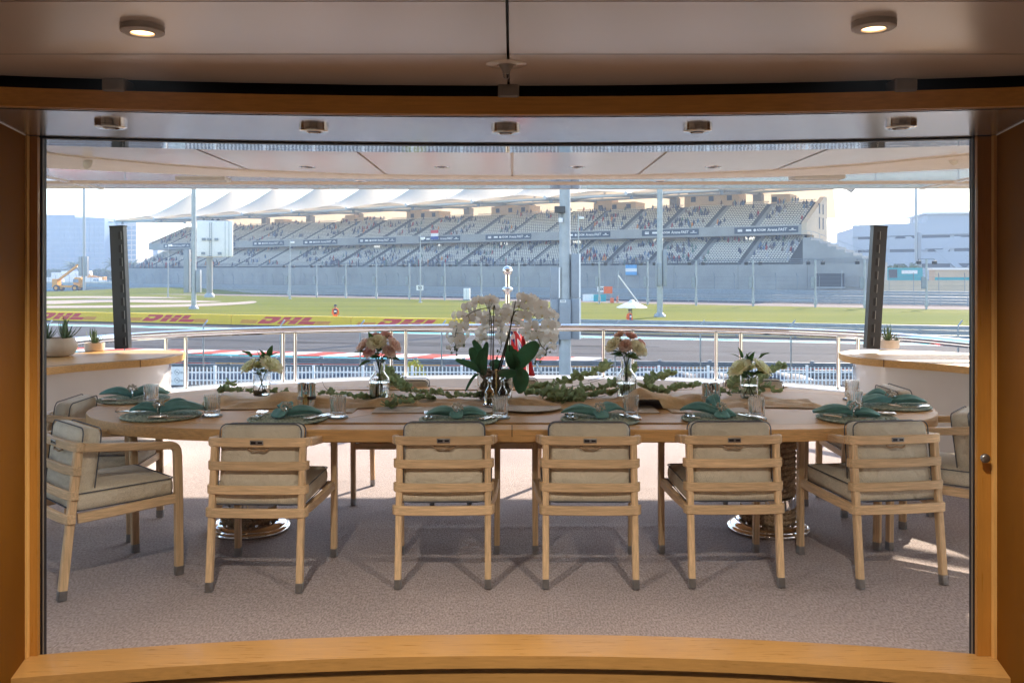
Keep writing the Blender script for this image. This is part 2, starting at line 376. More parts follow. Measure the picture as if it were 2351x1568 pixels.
for i, (x, nm) in enumerate(((-1.473, 'leftmost of five chrome downlights under the door soffit'), (-.747, 'second from left of five chrome downlights under the door soffit'), (-.024, 'middle one of five chrome downlights under the door soffit'), (.70, 'fourth from left of five chrome downlights under the door soffit'), (1.43, 'rightmost of five chrome downlights under the door soffit'))):
    downlight('soffit_downlight', nm, (x, 3.40 + bow(x), 2.105), False, T['chrome'], 'chrome soffit downlights')
for x, y in ((-.985, 2.38), (.948, 2.34)):
    ld = bpy.data.lights.new('downlight_beam', 'SPOT'); lo = bpy.data.objects.new('downlight_beam', ld); col.objects.link(lo)
    lo.location = (x, y, 2.18); ld.energy = 37; ld.color = (1, .87, .72); ld.spot_size = R(140); ld.spot_blend = .8; ld.shadow_soft_size = .03
sp = thing('sprinkler', 'small ceiling sprinkler head in a shallow round dish', 'sprinkler', (-.018, 2.81, 2.21))
MB().lathe([(.065, -.0005), (.06, -.003), (.03, -.004), (.028, -.0005)], 32, cap=False).build('escutcheon', T['saloon_ceiling'], sp)
MB().lathe([(.024, 0), (.022, -.006), (.012, -.024), (.009, -.03)], 16).build('body', T['lamp_grey'], sp)
q = MB(); q.tube([(-.010, 0, -.02), (-.008, 0, -.042), (0, 0, -.047), (.008, 0, -.042), (.010, 0, -.02)], .0022, 6); q.lathe([(.003, -.028), (.003, -.044)], 8); q.build('frame_arms', T['steel'], sp)

# ================================================================ aft deck
fl = MB()
random.seed(4)
def carpet(u, v):
    x = -4.6 + 9.2 * u; y = 3.6 + 6.9 * v
    z = .006 * math.exp(-((y - 5.47 - .02 * math.sin(x * 2.2)) / .035) ** 2) * (.55 + .45 * math.sin(x * 1.7 + 1))
    z += .005 * math.exp(-((y - 5.55) / .06) ** 2 - ((x + .42) / .22) ** 2) * -1.2 + .004 * math.exp(-((y - 6.6 + .1 * x) / .05) ** 2) * (.5 + .5 * math.sin(x * 2.9))
    z += .0025 * math.sin(x * 1.3 + y * 2.1) * math.sin(y * 1.7)
    return (x, y, z)
fl.grid(carpet, 150, 200); struct(fl.build('carpet_floor', T['carpet'], None, 180))
dk = MB(); dk.b2((-4.7, 3.62, -.25), (4.7, 10.6, -.03)); struct(dk.build('deck_slab', T['white'], None, 0))
RP = [(-3.62, 5.2), (-3.6, 6.2), (-3.52, 6.9), (-3.27, 7.6), (-2.8, 8.15), (-2.19, 8.55), (-1.2, 8.88), (0, 9.0), (1.2, 8.88), (2.19, 8.55), (2.8, 8.15), (3.27, 7.6), (3.52, 6.9), (3.6, 6.2), (3.62, 5.2)]
KR = 1.16
RAIL = smoothpath([(x * KR, y * KR, 0) for x, y in RP], 8)
ZG = 1.55 - 1.04 * KR; ZR = 1.55 - .53 * KR
def offs(path, d):
    out = []
    for i, p in enumerate(path):
        t = (path[min(i + 1, len(path) - 1)] - path[max(i - 1, 0)]).normalized(); out.append(p + Vector((t.y, -t.x, 0)) * d)
    return out
def zz(path, z): return [Vector((p.x, p.y, z)) for p in path]
bw = thing('bulwark', 'low white bulwark curving round the stern below the railing', 'bulwark')
inner = offs(RAIL, .16); outer = offs(RAIL, -.16)
def ribbon(name, a, za, b, zb, m, par):
    n = len(a); return MB().add(zz(a, za) + zz(b, zb), [(i, i + 1, n + i + 1, n + i) for i in range(n - 1)]).build(name, m, par, 60)
ribbon('inner_face', offs(RAIL, .15), -.02, offs(RAIL, .15), ZG - .02, T['gelcoat'], bw)
ribbon('outer_face', offs(RAIL, -.15), -2.0, offs(RAIL, -.15), ZG - .02, T['gelcoat'], bw)
MB().sweep(zz(RAIL, ZG), [(-.17, -.02), (.17, -.02), (.17, .012), (.155, .02), (-.155, .02), (-.17, .012)]).build('capping', T['gelcoat'], bw, 50)
rl = thing('railing', 'polished steel railing with thick round handrail along the stern', 'railing')
MB().tube(zz(RAIL, ZR), .035, 20).build('handrail', T['chrome'], rl, 60)
MB().sweep(zz(RAIL, ZR - .041), [(-.012, -.006), (.012, -.006), (.012, .006), (-.012, .006)]).build('under_rail', T['chrome'], rl, 30)
for px, py in ((383, 893), (430, 887), (650, 873), (692, 870), (904, 862), (945, 861), (1205, 860), (1395, 862), (1437, 863), (1650, 872), (1692, 875), (1918, 888), (1975, 893)):
    best = min(RAIL, key=lambda p: abs(CX + p.x / p.y * F - px) + (100 if p.y < 6 else 0))
    MB().tube([(best.x, best.y, ZG + .015), (best.x, best.y, ZR - .04)], .022, 14).build('post', T['chrome'], rl, 60)
    MB().lathe([(.036, .017), (.036, .024), (.025, .028)], 16, (best.x, best.y, ZG)).build('post_collar', T['chrome'], rl, 40)
for s in (-1, 1):
    b = min(RAIL, key=lambda p: abs(p.x - s * 3.5) + abs(p.y - 6.9))
# flagstaff with ensign
fs_ = thing('flagstaff', 'polished steel flagstaff with two ball finials at the stern', 'flagstaff', (-.052, 9.02 * KR, 0)); fs_.scale = (KR, KR, KR); fs_.location.z = 1.55 - 1.55 * KR
MB().tube([(0, 0, .53), (0, 0, 1.55)], .026, 16).build('staff', T['chrome'], fs_, 60)
MB().ball((0, 0, 1.585), .050, 24, 14).build('ball', T['chrome'], fs_, 80)
MB().ball((0, 0, 1.398), (.056, .056, .030), 24, 12).build('ball', T['chrome'], fs_, 80)
MB().lathe([(.026, 1.345), (.030, 1.36), (.034, 1.38)], 16).build('neck', T['chrome'], fs_, 60)
m = bpy.data.materials.new('ensign_cloth'); m.use_nodes = True
n = m.node_tree; L = n.links.new; p = n.nodes['Principled BSDF']; p.inputs['Roughness'].default_value = .8
uv = n.nodes.new('ShaderNodeUVMap'); sx = n.nodes.new('ShaderNodeSeparateXYZ'); L(uv.outputs[0], sx.inputs[0])
def mth(op, a, b=None):
    q = n.nodes.new('ShaderNodeMath'); q.operation = op
    for i, v in enumerate((a, b)):
        if v is None: continue
        if isinstance(v, (int, float)): q.inputs[i].default_value = v
        else: L(v, q.inputs[i])
    return q.outputs[0]
canton = mth('MULTIPLY', mth('LESS_THAN', sx.outputs[0], .5), mth('GREATER_THAN', sx.outputs[1], .5))
u2 = mth('MULTIPLY', sx.outputs[0], 2); v2 = mth('SUBTRACT', mth('MULTIPLY', sx.outputs[1], 2), 1)
du = mth('ABSOLUTE', mth('SUBTRACT', u2, .5)); dv = mth('ABSOLUTE', mth('SUBTRACT', v2, .5))
cross = mth('LESS_THAN', mth('MINIMUM', du, dv), .17); cross2 = mth('LESS_THAN', mth('MINIMUM', du, dv), .10)
diag = mth('LESS_THAN', mth('ABSOLUTE', mth('SUBTRACT', du, dv)), .10)
def mixc(f, a, b):
    q = n.nodes.new('ShaderNodeMixRGB'); L(f, q.inputs[0])
    for i, v in ((1, a), (2, b)):
        if isinstance(v, tuple): q.inputs[i].default_value = (*v, 1)
        else: L(v, q.inputs[i])
    return q.outputs[0]
RED, BLUE, WHT = (.70, .04, .045), (.02, .07, .32), (.8, .8, .8)
cc = mixc(mth('MAXIMUM', cross, diag), BLUE, WHT); cc = mixc(cross2, cc, RED); cc = mixc(canton, RED, cc); L(cc, p.inputs['Base Color'])
fb = MB(); NU, NV = 26, 20
def flagp(u, v):
    # hangs from the staff: gathered at the hoist, draping down and outwards
    hoist_z = .62 + .55 * v
    a = u * 9.0 + v * 1.2
    return (.035 + .30 * u * (.55 + .45 * (1 - v)), .05 * math.sin(a) * min(1, 3 * u), hoist_z - .34 * u * (1 - .1 * v) + .01 * math.sin(a * 1.7))
fb.grid(flagp, NU, NV); fo = fb.build('ensign', m, None, 180); fo.location = (-.052, 9.02 * KR, 1.55 - 1.55 * KR); fo.scale = (KR, KR, KR)
uvl = fo.data.uv_layers.new(name='UVMap')
for lo_ in fo.data.loops:
    vi = lo_.vertex_index; uvl.data[lo_.index].uv = ((vi % (NU + 1)) / NU, (vi // (NU + 1)) / NV)
tag(fo, 'red ensign with blue and white canton hanging from the flagstaff', 'flag')

# side counters
def counter(s, label):
    t = thing('side_counter', label, 'counter', group='white side counters')
    # plan of the worktop: end by the rail, running forward along the side
    pts = [(2.72, 7.35), (2.74, 7.12), (2.84, 6.93), (3.02, 6.74), (3.22, 6.50), (3.36, 6.18), (3.44, 5.8), (3.46, 5.2), (3.46, 4.6), (4.6, 4.6), (4.6, 6.2), (4.2, 7.2), (3.6, 7.7), (3.2, 7.86), (2.95, 7.80), (2.78, 7.6)]
    sm = [p for p in smoothpath([(x, y, 0) for x, y in pts[:9]], 5)] + [Vector((x, y, 0)) for x, y in pts[9:]]
    poly = [(s * p.x, p.y) for p in sm]
    if s < 0: poly.reverse()
    MB().prism(poly, .835, .888).build('worktop', T['teak_y'], t, 30)
    c = Vector((s * 3.75, 6.4, 0))
    body = []
    for x, y in poly:
        d = Vector((x, y, 0)) - c; q = d.normalized() * .13; body.append((x - q.x, y - q.y))
    MB().prism(body, -.02, .835).build('cabinet', T['gelcoat'], t, 40)
    # inlay line and joints in the worktop edge
    ins = []
    for p in sm[:36]:
        d = Vector((s * p.x, p.y, 0)) - c; q = d.normalized() * .06; ins.append((s * p.x - q.x, p.y - q.y, .8895))
    MB().sweep(ins, [(-.0025, -.001), (.0025, -.001), (.0025, .001), (-.0025, .001)]).build('inlay_line', T['groove'], t, 0)
    for k in (11, 24):
        p = sm[k]; q = sm[k + 1]; d = (q - p).normalized()
        MB().box((s * p.x, p.y, .8615), (.003, .008, .056), Matrix.Rotation(math.atan2(d.y, s * d.x), 3, 'Z')).build('edge_joint', T['groove'], t, 0)
    return t
counter(-1, 'white counter with oak top on the left, two succulents on it')
counter(1, 'white counter with oak top on the right, one succulent on it')
# slanted dark speaker columns
def column(s, x0, x1, label):
    t = thing('speaker_column', label, 'speaker', group='dark leaning columns')
    b0 = at(x0, 800, 7.55); b1 = at(x1, 522, 7.55)
    d = (b1 - b0).normalized(); xx = Vector((1, 0, 0)); yy = d.cross(xx).normalized(); xx = yy.cross(d)
    L_ = (b1 - b0).length; M4 = basis(b0, xx, yy, d)
    def pb(name, lo, hi, m):
        o = MB().b2(lo, hi).build(name, m, t, 0); o.matrix_local = M4
    pb('body', (-.058, -.035, 0), (.058, .035, L_), T['speaker'])
    gx = .020 * (1 if s < 0 else -1)
    pb('cap', (-.061, -.038, L_), (.061, .038, L_ + .012), T['black'])
    e = .05 * s * -1
    for k in range(9):
        z0 = .03 + k * L_ / 9.2
        pb('grille_clip', (gx + .006 - .012, -.0375, z0), (gx + .006 + .014, -.0355, z0 + L_ / 9.2 - .05), T['black'])
        pb('clip_edge', (gx + .020 - .002, -.040, z0 - .004), (gx + .020 + .002, -.0375, z0 + L_ / 9.2 - .045), T['steel'])
    return t
column(-1, 283, 271, 'dark leaning speaker column behind the left counter')
column(1, 2001, 2018, 'dark leaning speaker column behind the right counter')

# ---------------------------------------------------------------- roof over the deck
roof = thing('deck_roof', '', ''); del roof['label']; del roof['category']; struct(roof)
def lerp(pts, x):
    for (a, b), (c, d) in zip(pts[:-1], pts[1:]):
        if x <= c: return b + (d - b) * (x - a) / (c - a)
    return pts[-1][1]
IN = [(0, 8.66), (.8, 8.62), (1.6, 8.46), (2.4, 8.14), (3.0, 7.72), (3.65, 7.0), (4.3, 6.0), (4.9, 4.6)]
OUT = [(0, 8.72), (.8, 8.71), (1.6, 8.66), (2.4, 8.52), (3.0, 8.32), (4.06, 7.78), (4.9, 7.0), (5.4, 5.6)]
ZI, ZO = 2.50, 2.478
xs_seams = [-4.8, -3.6, -2.4, -1.2, 0, 1.2, 2.4, 3.6, 4.8]
for a, b in zip(xs_seams[:-1], xs_seams[1:]):
    xs = [a + .012 + (b - a - .024) * i / 12 for i in range(13)]
    q = MB(); n1 = len(xs)
    lo = [(x, 4.05, ZI) for x in xs] + [(x, lerp(IN, abs(x)) - .02, ZI) for x in xs]
    q.add(lo, [(i, i + 1, n1 + i + 1, n1 + i) for i in range(n1 - 1)]); q.build('ceiling_panel', T['ceil'], roof, 0)
MB().b2((-4.47, 4.0, ZI + .012), (4.47, 9.0, ZI + .03)).build('ceiling_backing', T['cove'], roof, 0)
xs = [-4.02 + 8.04 * i / 80 for i in range(81)]
q = MB(); nn_ = 81
prof = []
for x in xs:
    s = 1 if x >= 0 else -1; xi = abs(x); yi = lerp(IN, xi); xo = xi * (1 + .106 * min(1, xi / 3)); yo = lerp(OUT, xo)
    prof.append([(x, yi, ZI + .004), (x, yi + .01, ZI - .012), (s * (xi + (xo - xi) * .7), yi + (yo - yi) * .7, ZO - .002), (s * xo, yo, ZO - .004), (s * xo, yo + .004, ZO + .02)])
vs_ = [p for row in prof for p in row]
q.add(vs_, [(i * 5 + k, (i + 1) * 5 + k, (i + 1) * 5 + k + 1, i * 5 + k + 1) for i in range(80) for k in range(4)])
q.build('cove', T['cove'], roof, 60)
q = MB()
vs_ = []
for x in xs:
    s = 1 if x >= 0 else -1; xi = abs(x); xo = xi * (1 + .106 * min(1, xi / 3)); yo = lerp(OUT, xo)
    vs_ += [(s * xo, yo + .002, ZO), (s * xo * 1.02, 9.72 - .012 * xo * xo * .3, ZO)]
q.add(vs_, [(i * 2, i * 2 + 2, i * 2 + 3, i * 2 + 1) for i in range(80)]); q.build('outer_underside', T['gloss'], roof, 0)
q = MB(); q.sweep([(x, 9.12 - .006 * x * x, ZO - .001) for x in [-5.4 + 10.8 * i / 40 for i in range(41)]], [(-.10, .004), (-.07, -.010), (0, -.014), (.07, -.010), (.10, .004)]); q.build('beige_strip', T['beige'], roof, 60)
q = MB(); q.sweep([(x, 9.73 - .012 * x * x * .3, ZO + .08) for x in [-5.6 + 11.2 * i / 40 for i in range(41)]], [(-.02, -.083), (.02, -.083), (.03, 0), (.02, .06), (-.02, .06)]); q.build('edge_fascia', T['gelcoat'], roof, 40)
MB().b2((-4.44, 3.0, ZO + .08), (4.44, 9.7, ZO + .14)).build('upper_deck', T['white'], roof, 0)
for s in (-1, 1):  # roof sides left open out of view to let sun patches reach the carpet
    MB().b2((min(s * 4.47, s * 5.6), 3.0, ZO + .02), (max(s * 4.47, s * 5.6), 7.3, ZO + .14)).build('upper_deck', T['white'], roof, 0)
    MB().b2((min(s * 4.47, s * 5.6), 9.3, ZO + .02), (max(s * 4.47, s * 5.6), 9.7, ZO + .08)).build('upper_deck', T['white'], roof, 0)
    MB().b2((min(s * 4.42, s * 4.47), 7.3, ZO - .01), (max(s * 4.42, s * 4.47), 9.7, ZO + .08)).build('side_fascia', T['gelcoat'], roof, 0)
    MB().bar([(s * 4.45, 8.75, ZO + .05), (s * 5.5, 7.95, ZO + .05)], .16, .04).build('sun_patch_strut', T['gelcoat'], roof, 0)  # unseen struts added to break the sun patches into triangles
    MB().bar([(s * 4.45, 7.75, ZO + .05), (s * 5.5, 8.6, ZO + .05)], .10, .04).build('sun_patch_strut', T['gelcoat'], roof, 0)
# side fascias and outer cabin wall beside the door
for s in (-1, 1):
    q = MB(); q.b2((min(s * 5.35, s * 5.55), 3.7, ZO), (max(s * 5.35, s * 5.55), 9.7, ZO + .08)); q.build('side_fascia', T['gelcoat'], roof, 0)
    wv = MB(); wv.b2((min(s * 1.96, s * 5.4), 3.645, -.1), (max(s * 1.96, s * 5.4), 3.72, 2.52)); struct(wv.build('cabin_wall', T['gelcoat'], None, 0))
wv = MB(); wv.b2((-2.0, 3.9, 2.30), (2.0, 4.03, 2.52)); struct(wv.build('cabin_wall', T['gelcoat'], None, 0))
def recess(px, py, z, label):
    p = on(px, py, z)
    t = thing('recessed_light', label, 'lamp', p, 0, 'small recessed deck lights')
    MB().lathe([(.072, 0), (.07, -.004), (.052, -.005), (.05, -.001)], 28, cap=False).build('trim_ring', T['chrome'], t)
    MB().lathe([(.05, -.0015), (.03, -.003), (.001, -.0035)], 24, cap=False).build('lens', T['black'], t)
for px, l in ((706, 'leftmost of the four small recessed lights in the deck ceiling'), (1014, 'second from left of the four small recessed lights in the deck ceiling'), (1325, 'third from left of the four small recessed lights in the deck ceiling'), (1637, 'rightmost of the four small recessed lights in the deck ceiling')):
    recess(px, 384, ZI, l)
recess(827, 417, ZO, 'small recessed light near the roof edge, left of the flagstaff'); recess(1516, 417, ZO, 'small recessed light near the roof edge, above the tall grey pole')
for px, s, l in ((467, -1, 'flat air vent under the roof edge, left side'), (1875, 1, 'flat air vent under the roof edge, right side')):
    p = on(px, 412 if s < 0 else 408, ZO); t = thing('ceiling_vent', l, 'vent', p, 0, 'roof edge air vents')
    MB().b2((-.24, -.10, -.018), (.24, .10, 0)).build('box', T['white'], t, 0)
    for k in range(3): MB().b2((-.225, -.085 + .06 * k, -.024), (.225, -.045 + .06 * k, -.0185)).build('slat', T['lamp_grey'] if k == 1 else T['white'], t, 0)
for px, py, l in ((202, 376, 'oval white cover on the ceiling cove, left end'), (2188, 368, 'oval white cover on the ceiling cove, right end')):
    D = 7.35; p = at(px, py, D)
    s = -1 if px < 1000 else 1
    o = MB().lathe([(.001, .02), (.03, .018), (.045, .010), (.05, 0)], 24).build('cove_cover', T['white'], None, 60); o.location = p; o.rotation_euler = (R(75), 0, R(20) * s)
    tag(o, l, 'cover', 'oval ceiling covers')
# ================================================================ the circuit beyond the quay
GZ = -2.9
def gr(x, y): return on(x, y, GZ)                    # a point of the flat ground
EU = Vector((.842, -.539, 0)); EV = Vector((.539, .842, 0)); S0 = Vector((0, 201, 0))
def S(u, v, z): p = S0 + EU * u + EV * v; return Vector((p.x, p.y, z))
SROT = math.atan2(EU.y, EU.x)
T['sand'] = mat('sandy_ground', (.24, .20, .155), .95, spec=.05, var=.2, scale=.15)
T['asphalt'] = mat('asphalt', (.105, .100, .100), .85, spec=.05, macro=.12, mscale=.05, var=.14, scale=.25, st=(.3, 1.5, 1), bump=.2, bscale=30)
T['asphalt_far'] = mat('asphalt_far', (.06, .062, .07), .9, spec=.05, var=.1, scale=.3)
T['road'] = mat('service_road', (.24, .20, .18), .9, spec=.05, var=.1, scale=.3)
T['lawn'] = mat('lawn', (.10, .125, .010), .95, spec=.05, c2=(.18, .175, .024), scale=.10, st=(.35, 1.6, 1), detail=8, ramp=(.3, .75))
T['gravel'] = mat('gravel_bed', (.38, .32, .27), .95, spec=.05, var=.12, scale=2)
T['white_line'] = mat('white_line', (.75, .75, .74), .7, spec=.05, var=.06)
T['cyan'] = mat('cyan_line', (.03, .50, .56), .7, spec=.05, var=.06)
T['kerb_red'] = mat('kerb_red', (.62, .10, .07), .7, spec=.05, var=.12, scale=1.5)
T['kerb_white'] = mat('kerb_white', (.72, .70, .68), .7, spec=.05, var=.08, scale=1.5)
T['runoff'] = mat('blue_runoff', (.008, .22, .36), .8, spec=.05, c2=(.012, .30, .42), scale=.06, st=(.2, 2, 1))
T['concrete'] = mat('concrete', (.30, .30, .29), .85, var=.08, scale=.4, macro=.13, mscale=.12)
T['concrete_warm'] = mat('concrete_warm', (.55, .44, .31), .85, var=.06, scale=.3)
T['galv'] = mat('galvanised', (.36, .385, .40), .5, .2, var=.12, scale=3)
T['galv_dark'] = mat('galvanised_dark', (.22, .25, .28), .5, .5, var=.12, scale=3)
T['yellow_board'] = mat('yellow_board', (.72, .48, .02), .6, var=.06, scale=.6)
T['logo_red'] = mat('logo_red', (.55, .05, .05), .6, var=.04)
T['seat'] = mat('seat_shell', (.62, .59, .52), .5, var=.06)
T['seat_back'] = mat('seat_deck', (.10, .10, .105), .85, var=.08)
T['dark'] = mat('dark_opening', (.06, .065, .075), .8)
T['banner'] = mat('banner', (.045, .06, .09), .6, var=.06)
T['steelwork'] = mat('steelwork', (.55, .55, .54), .45, .2)
T['box_grey'] = mat('cabinet_grey', (.26, .285, .32), .45, .1, var=.05)
T['orange'] = mat('orange', (.75, .13, .02), .6)
T['navy'] = mat('navy', (.03, .045, .10), .8)
T['teal_plastic'] = mat('teal_plastic', (.01, .32, .36), .5)
T['plant_yellow'] = mat('machine_yellow', (.75, .32, .01), .45)
T['tyre'] = mat('tyre', (.03, .03, .03), .8)
T['pane'] = mat('blue_pane', (.16, .25, .36), .15, var=.15, scale=.3, spec=.8)
T['bldg'] = mat('pale_building', (.40, .43, .47), .7, var=.04, scale=.1)
T['bldg2'] = mat('warm_building', (.58, .54, .48), .7, var=.04, scale=.1)
T['netwire'] = mat('fence_wire', (.20, .21, .22), .6, .4)
m = T['membrane'] = mat('tent_membrane', (.80, .71, .56), .6, var=.03, scale=.3)
n = m.node_tree; tr_ = n.nodes.new('ShaderNodeBsdfTranslucent'); tr_.inputs[0].default_value = (.72, .57, .38, 1)
mx = n.nodes.new('ShaderNodeMixShader'); mx.inputs[0].default_value = .42
n.links.new(n.nodes['Principled BSDF'].outputs[0], mx.inputs[1]); n.links.new(tr_.outputs[0], mx.inputs[2]); n.links.new(mx.outputs[0], n.nodes['Material Output'].inputs[0])
def sheet(name, pts, z, m, st=True, parent=None):
    b = MB().add([(p[0], p[1], z) for p in pts], [tuple(range(len(pts)))]); o = b.build(name, m, parent, 0)
    if st and parent is None: struct(o)
    return o
lineN0 = lambda x: 45.9 - .21 * x - .3
sheet('ground', [(-1500, 10), (1500, 10), (1500, 2600), (-1500, 2600)], GZ, T['sand'])
sheet('quay_road', [(-120, 20), (120, 20), (120, lineN0(120)), (-120, lineN0(-120))], GZ + .006, T['asphalt_far'])
lineB = lambda x: 69.6 - .35 * x
lineC = lambda x: 65.06 - .33 * x
lineN = lambda x: 45.9 - .21 * x
def strip(name, f0, f1, x0, x1, z, m, parent=None, n=1):
    xs = [x0 + (x1 - x0) * i / n for i in range(n + 1)]
    return sheet(name, [(x, f0(x)) for x in xs] + [(x, f1(x)) for x in reversed(xs)], z, m, True, parent)
trk = strip('race_track', lineN, lambda x: lineB(x) + .3, -110, 110, GZ + .012, T['asphalt'])
strip('edge_line', lambda x: lineC(x) - .9, lambda x: lineC(x) - .5, -110, 110, GZ + .024, T['white_line'], trk)
strip('edge_line', lambda x: lineC(x) - .5, lambda x: lineC(x) + .55, -110, 110, GZ + .024, T['cyan'], trk)
strip('edge_line', lambda x: lineC(x) + .55, lambda x: lineC(x) + .95, -110, 110, GZ + .024, T['white_line'], trk)
strip('edge_line', lambda x: lineN(x) + .05, lambda x: lineN(x) + .4, 3.6, 60, GZ + .024, T['white_line'], trk)
strip('edge_line', lambda x: lineN(x) - .35, lambda x: lineN(x) - .02, -60, 3.4, GZ + .016, T['cyan'], trk)
T['rubber'] = mat('tyre_rubber', (.055, .052, .052), .9, spec=.05, var=.3, scale=.6)
for pts, w_ in (([(-34, 66), (-20, 60.5), (-6, 56.5), (10, 53)], .5), ([(-30, 63), (-14, 58.0), (4, 53.0), (20, 49.5)], .35), ([(-9, 58.5), (-3, 56.8), (3, 55.6), (9, 54.6)], .9), ([(-26, 56), (-10, 52.3), (8, 49.4)], .3)):
    pp = smoothpath([(x, y, GZ + .018) for x, y in pts], 10); nq = len(pp)
    MB().add([(q.x, q.y - w_ / 2 * math.sin(math.pi * (.08 + .84 * i / (nq - 1))), q.z) for i, q in enumerate(pp)] + [(q.x, q.y + w_ / 2 * math.sin(math.pi * (.08 + .84 * i / (nq - 1))), q.z) for i, q in enumerate(pp)], [(i, i + 1, nq + i + 1, nq + i) for i in range(nq - 1)]).build('tyre_mark', T['rubber'], trk, 0)
kb = thing('kerb', 'red and white painted kerb along the near edge of the track', 'kerb')
k = 0; x = -40.0
while x < 3.4:
    sk = 1.3
    pts = [(x, lineN(x) + .02), (x + 1.55, lineN(x + 1.55) + .02), (x + 1.55 + sk, lineN(x + 1.55 + sk) + 2.3), (x + sk, lineN(x + sk) + 2.3)]
    b = MB(); b.prism(pts, GZ + .013, GZ + .06); b.build('kerb_block', T['kerb_red'] if k % 2 == 0 else T['kerb_white'], kb, 0); k += 1; x += 1.56
lawn = sheet('lawn', [(-130, lineB(-130) + .5), (130, lineB(130) + .5), tuple(S(140, -45, 0))[:2], tuple(S(-190, -45, 0))[:2]], GZ + .02, T['lawn'])
sheet('service_road', [tuple(S(-190, -45, 0))[:2], tuple(S(140, -45, 0))[:2], tuple(S(140, -31, 0))[:2], tuple(S(-190, -31, 0))[:2]], GZ + .03, T['road'])
sheet('far_track', [tuple(S(-230, -31, 0))[:2], tuple(S(150, -31, 0))[:2], tuple(S(150, -12, 0))[:2], tuple(S(-230, -12, 0))[:2]], GZ + .04, T['asphalt_far'])
sheet('blue_strip', [tuple(S(-190, -18, 0))[:2], tuple(S(70, -18, 0))[:2], tuple(S(70, -14, 0))[:2], tuple(S(-190, -14, 0))[:2]], GZ + .06, T['runoff'])
sheet('pale_runoff', [tuple(S(60, -27, 0))[:2], tuple(S(150, -27, 0))[:2], tuple(S(150, -20, 0))[:2], tuple(S(70, -20, 0))[:2]], GZ + .065, T['road'])
sheet('blue_runoff', [(-420, 250), tuple(gr(420, 668.5))[:2], tuple(gr(470, 664))[:2], tuple(gr(430, 657))[:2], (-420, 365)], GZ + .08, T['runoff'])
sheet('corner_track', [(-420, 225), tuple(gr(470, 672.5))[:2], tuple(gr(480, 668.8))[:2], (-420, 249)], GZ + .085, T['asphalt_far'])
random.seed(11)
def blob(pts, z, nm='gravel_bed'):
    c = [gr(*p) for p in pts]; sm = smoothpath([(p.x, p.y, 0) for p in c] + [(c[0].x, c[0].y, 0)], 6)[:-1]
    sheet(nm, [(p.x, p.y) for p in sm], z, T['gravel'])
blob([(60, 682), (200, 680.5), (330, 682), (430, 684), (330, 686), (200, 685), (60, 686)], GZ + .05)
blob([(60, 693), (160, 690), (270, 687.5), (420, 690), (510, 693), (400, 696), (250, 694.5), (110, 699)], GZ + .05)
blob([(60, 703), (200, 702.5), (330, 701), (440, 698.5), (540, 694.5), (580, 692), (588, 695), (560, 699), (460, 704), (300, 707), (60, 708)], GZ + .05)
mound = MB().grid(lambda u, v: (gr(100, 673).x + (u * 150 - 12), 205 + 26 * v - .1 * u * 150, GZ + .02 + 1.3 * math.sin(math.pi * v) * (math.exp(-((u - .28) / .16) ** 2) + .35 * math.exp(-((u - .7) / .2) ** 2))), 40, 10)
struct(mound.build('grass_bank', T['lawn'], None, 180))

# ---------------------------------------------------------------- advertising boards on the far side of the track
LET = {'D': [[(0, 0), (1.2, 0), (1.62, .2), (1.8, .55), (1.78, .85), (1.6, 1), (.1, 1), (.06, .74), (1.0, .74), (1.06, .6), (.98, .42), (.50, .42), (.53, .62), (.06, .62)]],
       'H': [[(0, .60), (.75, .60), (.75, 1), (0, 1)], [(1.05, .60), (1.8, .60), (1.8, 1), (1.05, 1)], [(0, .42), (1.8, .42), (1.8, .56), (0, .56)], [(0, 0), (.75, 0), (.75, .42), (0, .42)], [(1.05, 0), (1.8, 0), (1.8, .42), (1.05, .42)]],
       'L': [[(0, .46), (.75, .46), (.75, 1), (0, 1)], [(0, 0), (1.6, 0), (1.6, .42), (0, .42)]]}
eB = Vector((1, -.35, 0)).normalized()
def board(x0, x1, logo_at, label, m=None):
    t = thing('advertising_board', label, 'advertising board', (x0, lineB(x0), GZ), math.atan2(eB.y, eB.x), 'yellow advertising boards along the track')
    Ln = (x1 - x0) / eB.x
    MB().box((Ln / 2, .25, .48), (Ln - .06, .5, .86)).build('panel', m or T['yellow_board'], t, 0)
    MB().box((Ln / 2, .2, .03), (Ln, .5, .06)).build('foot', T['black'], t, 0)
    if logo_at is not None:
        xo = (logo_at - x0) / eB.x; H_ = .60; zb = .20; sh = .82
        for ch, off in (('D', 0.0), ('H', 2.0), ('L', 4.0)):
            b = MB()
            for poly in LET[ch]:
                P = [(xo + off + a + sh * c, c * H_ + zb) for a, c in poly]; n = len(P)
                b.add([(a, -.004, c) for a, c in P], [tuple(range(n))])
            b.build('letter', T['logo_red'], t, 0)
        b = MB()
        for k in range(3):
            for (a0, a1) in ((-1.75 + .08 * k, -.12 + .10 * k), (5.75 + .1 * k, 7.1 + .1 * k)):
                z0 = zb + .03 + .10 * k; b.add([(xo + a0, -.004, z0), (xo + a1, -.004, z0), (xo + a1 + .05, -.004, z0 + .05), (xo + a0 + .05, -.004, z0 + .05)], [(0, 1, 2, 3)])
        b.build('speed_lines', T['logo_red'], t, 0)
    return t
for a, b_, lg, l in ((-58.6, -47.6, -57.0, 'yellow board with red letters running off the left edge of the view'), (-47.6, -36.4, -45.6, 'yellow board with red letters nearest the left door jamb'), (-36.4, -24.6, -33.8, 'yellow board with red letters right of the left leaning column'), (-24.6, -13.4, -22.1, 'yellow board with red letters below the marshal in the hat'), (-13.4, -2.6, -11.3, 'rightmost yellow board with red letters, ending at the orchids')):
    board(a, b_, lg, l)
board(-2.6, 1.0, None, 'plain red board at the right end of the yellow boards', T['orange'])
